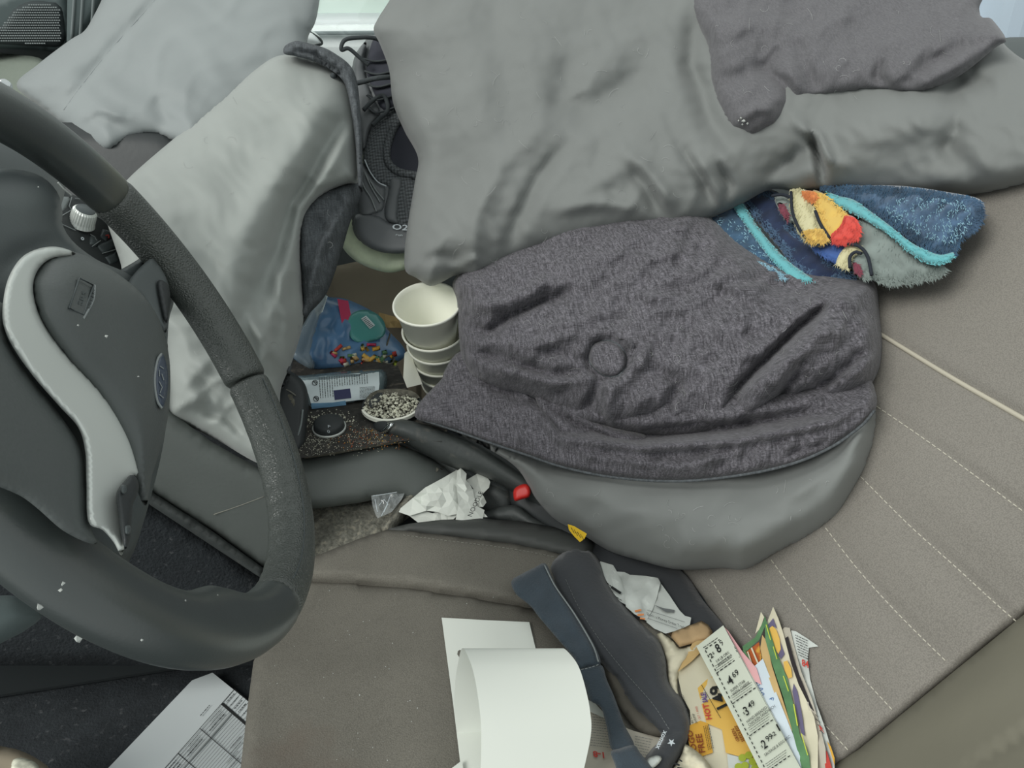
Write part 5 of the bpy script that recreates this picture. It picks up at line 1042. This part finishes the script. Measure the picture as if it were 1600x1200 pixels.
for i, (x, y) in enumerate([(1160, 1184), (1170, 1180), (1176, 1190), (1164, 1196), (1154, 1198), (1180, 1200), (1170, 1206), (1160, 1210), (1182, 1211), (1190, 1204)]):
    sheet('printed_grape', [(x+6.4*math.cos(t), y+6.0*math.sin(t)) for t in np.linspace(0, 6.283, 11)[:-1]], off(EL, .0008+.0002*i), 'grape', fy, step=6, thick=.0001)
# coupon strip
E3 = C_(.030)
cpn = thing('coupon_strip', at(1170, 1090, .6), 'long white coupon strip with black prices 8.99, 4.69, 3.49 and 2.99', 'coupon')
sheet('strip_paper', [(1088, 1010), (1130, 977), (1176, 1058), (1222, 1144), (1262, 1220), (1196, 1220), (1140, 1108)], E3, 'paper_coupon', cpn, step=18, noise=(.0005, 120, 3))
EP = off(E3, .0006); u = np.array([.80, -.60]); v = np.array([.49, .87])
blocks = [((1108, 1026), '2', '8', '99', ('1/4 LB ORIGINAL', 'ANGUS BURGER')), ((1131, 1072), '', '4', '69', ('SUPER STAR', 'WITH CHEESE')), ((1156, 1120), '', '3', '49', ('HAND-BREADED', 'CHICKEN SANDWICH')), ((1184, 1172), '', '2', '99', ('SAUSAGE & EGG BISC',))]
for (x, y), q, big, sm, nm in blocks:
    x += 3; y += 2
    text('$', (x+3, y-5), tuple(u*6), tuple(-v*6), EP, 'ink', cpn, e=.0012)
    if q: text(q, (x, y+1), tuple(u*10), tuple(-v*11), EP, 'ink', cpn, bold=.02, e=.0012)
    bx = x+(11 if q else 7); by = y-(7 if q else 3)
    text(big, (bx, by), tuple(u*16), tuple(-v*20), EP, 'ink', cpn, bold=.012, e=.0012)
    text(sm, (bx+u[0]*10-v[0]*6, by+u[1]*10-v[1]*6), tuple(u*12), tuple(-v*13), EP, 'ink', cpn, bold=.006, e=.0012)
    for i, s in enumerate(nm): text(s, (x+5+v[0]*(7+6.2*i), y+3+v[1]*(7+6.2*i)-1), tuple(u*5.2), tuple(-v*6.4), EP, 'ink', cpn, e=.0012)
text('-2', (1207, 1152), tuple(u*9), tuple(-v*9), EP, 'ink', cpn, bold=.02, e=.0012); text('1', (1216, 1143), tuple(u*12), tuple(-v*15), EP, 'ink', cpn, bold=.05, e=.0012)
S = []; S4 = []
def dash(x1, y1, x2, y2, w=1.5, on=4.5, of=3.5):
    l = math.hypot(x2-x1, y2-y1); dx_, dy_ = (x2-x1)/l, (y2-y1)/l; s = 0; out = []
    while s+on < l: out.append((x1+dx_*s, y1+dy_*s, x1+dx_*(s+on), y1+dy_*(s+on), w)); s += on+of
    return out
S += dash(1102, 1016, 1206, 1222); S += dash(1102, 1014, 1132, 994)
for k, (x, y) in enumerate(((1119, 1052), (1144, 1100), (1171, 1150), (1198, 1206))): S += dash(x, y, x+40, y-28)
for k, (x, y) in enumerate(((1117, 1041), (1142, 1088), (1169, 1138), (1196, 1194))):
    for j in range(4): S4 += greek(x+j*1.7, y+j*3.0, .82, -.57, 40-j*2, 1.3, 500+10*k+j)
S4 += greek(1099, 1012, .82, -.57, 34, 1.8, 600)
strokes('coupon_dashes', S, EP, 'ink', cpn, .001); strokes('fine_print', S4, EP, 'ink', cpn, .001)
strokes('fold_line', [(1134, 984, 1258, 1212, .6)], EP, 'ink_grey', cpn, .001)
# lined note behind the strip
nt_ = thing('handwritten_note', at(1200, 1090, .6), 'pale blue note with blue handwriting, right beside the coupon strip', 'note')
E4 = C_(.026)
sheet('note_paper', [(1160, 1058), (1172, 1047), (1192, 1029), (1200, 1050), (1236, 1140), (1270, 1222), (1250, 1222), (1200, 1110)], E4, 'paper_blue', nt_, step=16)
pxtube('handwriting', [(1178, 1058), (1184, 1062), (1178, 1066), (1188, 1068), (1182, 1074), (1192, 1076), (1186, 1080), (1194, 1084), (1188, 1088)], off(E4, .0008), .00025, 'ink_blue', nt_, 0, 4, 6)
pxtube('handwriting', [(1192, 1100), (1202, 1098), (1206, 1092), (1200, 1094), (1208, 1090), (1206, 1100), (1198, 1104)], off(E4, .0008), .00025, 'ink_blue', nt_, 0, 4, 6)
# magazines standing against the backrest
mg = thing('magazine', at(1200, 1060, .62), 'open magazine with green edges and burger photo, behind the pale blue note', 'magazine')
E5 = C_(.020)
sheet('left_page', [(1130, 978), (1138, 986), (1160, 1018), (1182, 1044), (1190, 1070), (1170, 1060), (1150, 1020), (1128, 986)], C_(.028), 'ad_pink', mg, step=12)
sheet('green_band', [(1160, 1010), (1180, 996), (1192, 972), (1196, 964), (1198, 972), (1186, 1000), (1168, 1016), (1162, 1020)], off(E5, .004), 'ad_green', mg, step=8)
sheet('white_peak', [(1180, 990), (1189, 956), (1194, 964), (1188, 982)], off(E5, .002), 'paper_cream', mg, step=8)
sheet('burger_photo', [(1164, 1020), (1186, 1003), (1190, 1028), (1188, 1034), (1176, 1046), (1166, 1030)], off(E5, .003), 'burger', mg, step=8)
strokes('photo_divider', [(1174, 1012, 1184, 1036, 2.5), (1168, 1018, 1177, 1044, 2)], off(E5, .005), 'paper_cream', mg)
sheet('green_edge', [(1160, 1016), (1164, 1016), (1180, 1046), (1176, 1048)], off(E5, .0055), 'ad_green', mg, step=8)
sheet('tan_page', [(1191, 992), (1198, 1002), (1206, 1040), (1222, 1090), (1238, 1140), (1236, 1146), (1214, 1094), (1192, 1034), (1188, 1012)], off(E5, .005), 'kraft', mg, step=8, noise=(.001, 60, 2))
sheet('green_page', [(1194, 962), (1199, 974), (1212, 1016), (1230, 1060), (1242, 1110), (1250, 1150), (1264, 1180), (1268, 1220), (1258, 1220), (1240, 1150), (1224, 1090), (1206, 1036), (1196, 1000)], off(E5, .007), 'ad_green', mg, step=8)
strokes('lime_streaks', [(1197, 976, 1204, 1000, 1.5), (1208, 1010, 1214, 1030, 1.4), (1224, 1056, 1232, 1080, 1.6), (1240, 1100, 1246, 1134, 1.8), (1252, 1146, 1262, 1180, 1.4)], off(E5, .0085), 'ad_lime', mg)
m2 = thing('magazine', at(1225, 1060, .61), 'cream catalogue page with yellow circles and purple shapes, beside the green magazine', 'magazine')
E6 = C_(.019)
sheet('cream_page', [(1198, 974), (1208, 948), (1216, 966), (1224, 990), (1236, 1036), (1248, 1070), (1262, 1098), (1272, 1120), (1278, 1150), (1278, 1220), (1262, 1220), (1250, 1150), (1240, 1100), (1222, 1050), (1208, 1010)], off(E6, .004), 'paper_cream', m2, step=10, noise=(.0015, 50, 3))
sheet('yellow_circle', [(1201, 982), (1207, 978), (1213, 984), (1218, 998), (1220, 1014), (1216, 1022), (1210, 1012), (1204, 998)], off(E6, .0062), 'ad_yellow', m2, step=6)
sheet('yellow_circle', [(1224, 1034), (1230, 1032), (1236, 1044), (1238, 1058), (1232, 1060), (1226, 1048)], off(E6, .0062), 'ad_yellow', m2, step=6)
sheet('purple_shape', [(1200, 976), (1208, 966), (1214, 982), (1208, 978), (1202, 982)], off(E6, .0058), 'ad_purple', m2, step=6)
sheet('purple_shape', [(1218, 1000), (1226, 1022), (1220, 1030), (1214, 1020)], off(E6, .0058), 'ad_purple', m2, step=6)
sheet('purple_shape', [(1240, 1068), (1246, 1080), (1252, 1110), (1258, 1150), (1252, 1146), (1244, 1110), (1238, 1080)], off(E6, .0058), 'ad_purple', m2, step=6)
n1 = thing('newspaper', at(1240, 1050, .6), 'folded pink-grey newspaper with black band, second from the right in the stack', 'newspaper')
sheet('pink_page', [(1222, 984), (1226, 980), (1234, 981), (1240, 1006), (1252, 1050), (1268, 1090), (1280, 1130), (1290, 1170), (1292, 1220), (1278, 1220), (1274, 1140), (1258, 1090), (1240, 1050), (1228, 1010)], off(C_(.018), .002), 'newsprint', n1, step=10, noise=(.0018, 40, 5))
sheet('black_band', [(1226, 998), (1231, 994), (1238, 1022), (1250, 1058), (1264, 1092), (1272, 1112), (1266, 1106), (1250, 1074), (1236, 1036)], off(C_(.018), .0045), 'ad_black', n1, step=10)
n2 = thing('newspaper', at(1262, 1060, .6), 'white newspaper with red print and curled top, rightmost of the stack', 'newspaper')
sheet('outer_page', [(1236, 985), (1243, 986), (1262, 998), (1279, 1010), (1264, 1012), (1262, 1030), (1266, 1062), (1276, 1100), (1290, 1140), (1296, 1160), (1304, 1190), (1304, 1220), (1288, 1220), (1286, 1170), (1272, 1120), (1256, 1070), (1244, 1030)], C_(.016), 'paper_grey', n2, step=9, noise=(.0015, 40, 6))
S = []
for i in range(8): S += greek(1242+i*.8, 992+i*4.4, .9, .42, 22-i*.6, 1.8, 700+i)
for i in range(10): S += greek(1252+i*3.2, 1060+i*9, .7, .6, 10, 1.6, 720+i)
strokes('print', S, C_(.018), 'ink', n2, .0012)
text('84', (1253, 1040), (11, 4), (-1, -15), C_(.019), 'ad_red', n2, bold=.03, e=.0012); text('R', (1281, 1140), (11, 8), (-3, -11), C_(.019), 'ad_red', n2, bold=.03, e=.0012)
sheet('red_block', [(1286, 1170), (1292, 1174), (1300, 1200), (1300, 1220), (1292, 1220)], C_(.019), 'ad_red', n2, step=8)
sheet('orange_edge', [(1292, 1158), (1298, 1166), (1304, 1184), (1304, 1196), (1298, 1176)], C_(.0192), 'ad_orange', n2, step=8)

# lint on the seat
r = random.Random(11); G = []
for i in range(90):
    x, y = r.uniform(400, 860), r.uniform(860, 1190)
    if y < 900 and x < 600: continue
    if not (660 < x < 930 and y > 950): G.append(crumb(at(x, y, CU(x, y)-.022), r.uniform(.0002, .0007), r))
o = joined('lint', G, 'lint'); tag(o, 'scattered white lint specks on the seat cushion', 'lint', kind='stuff')
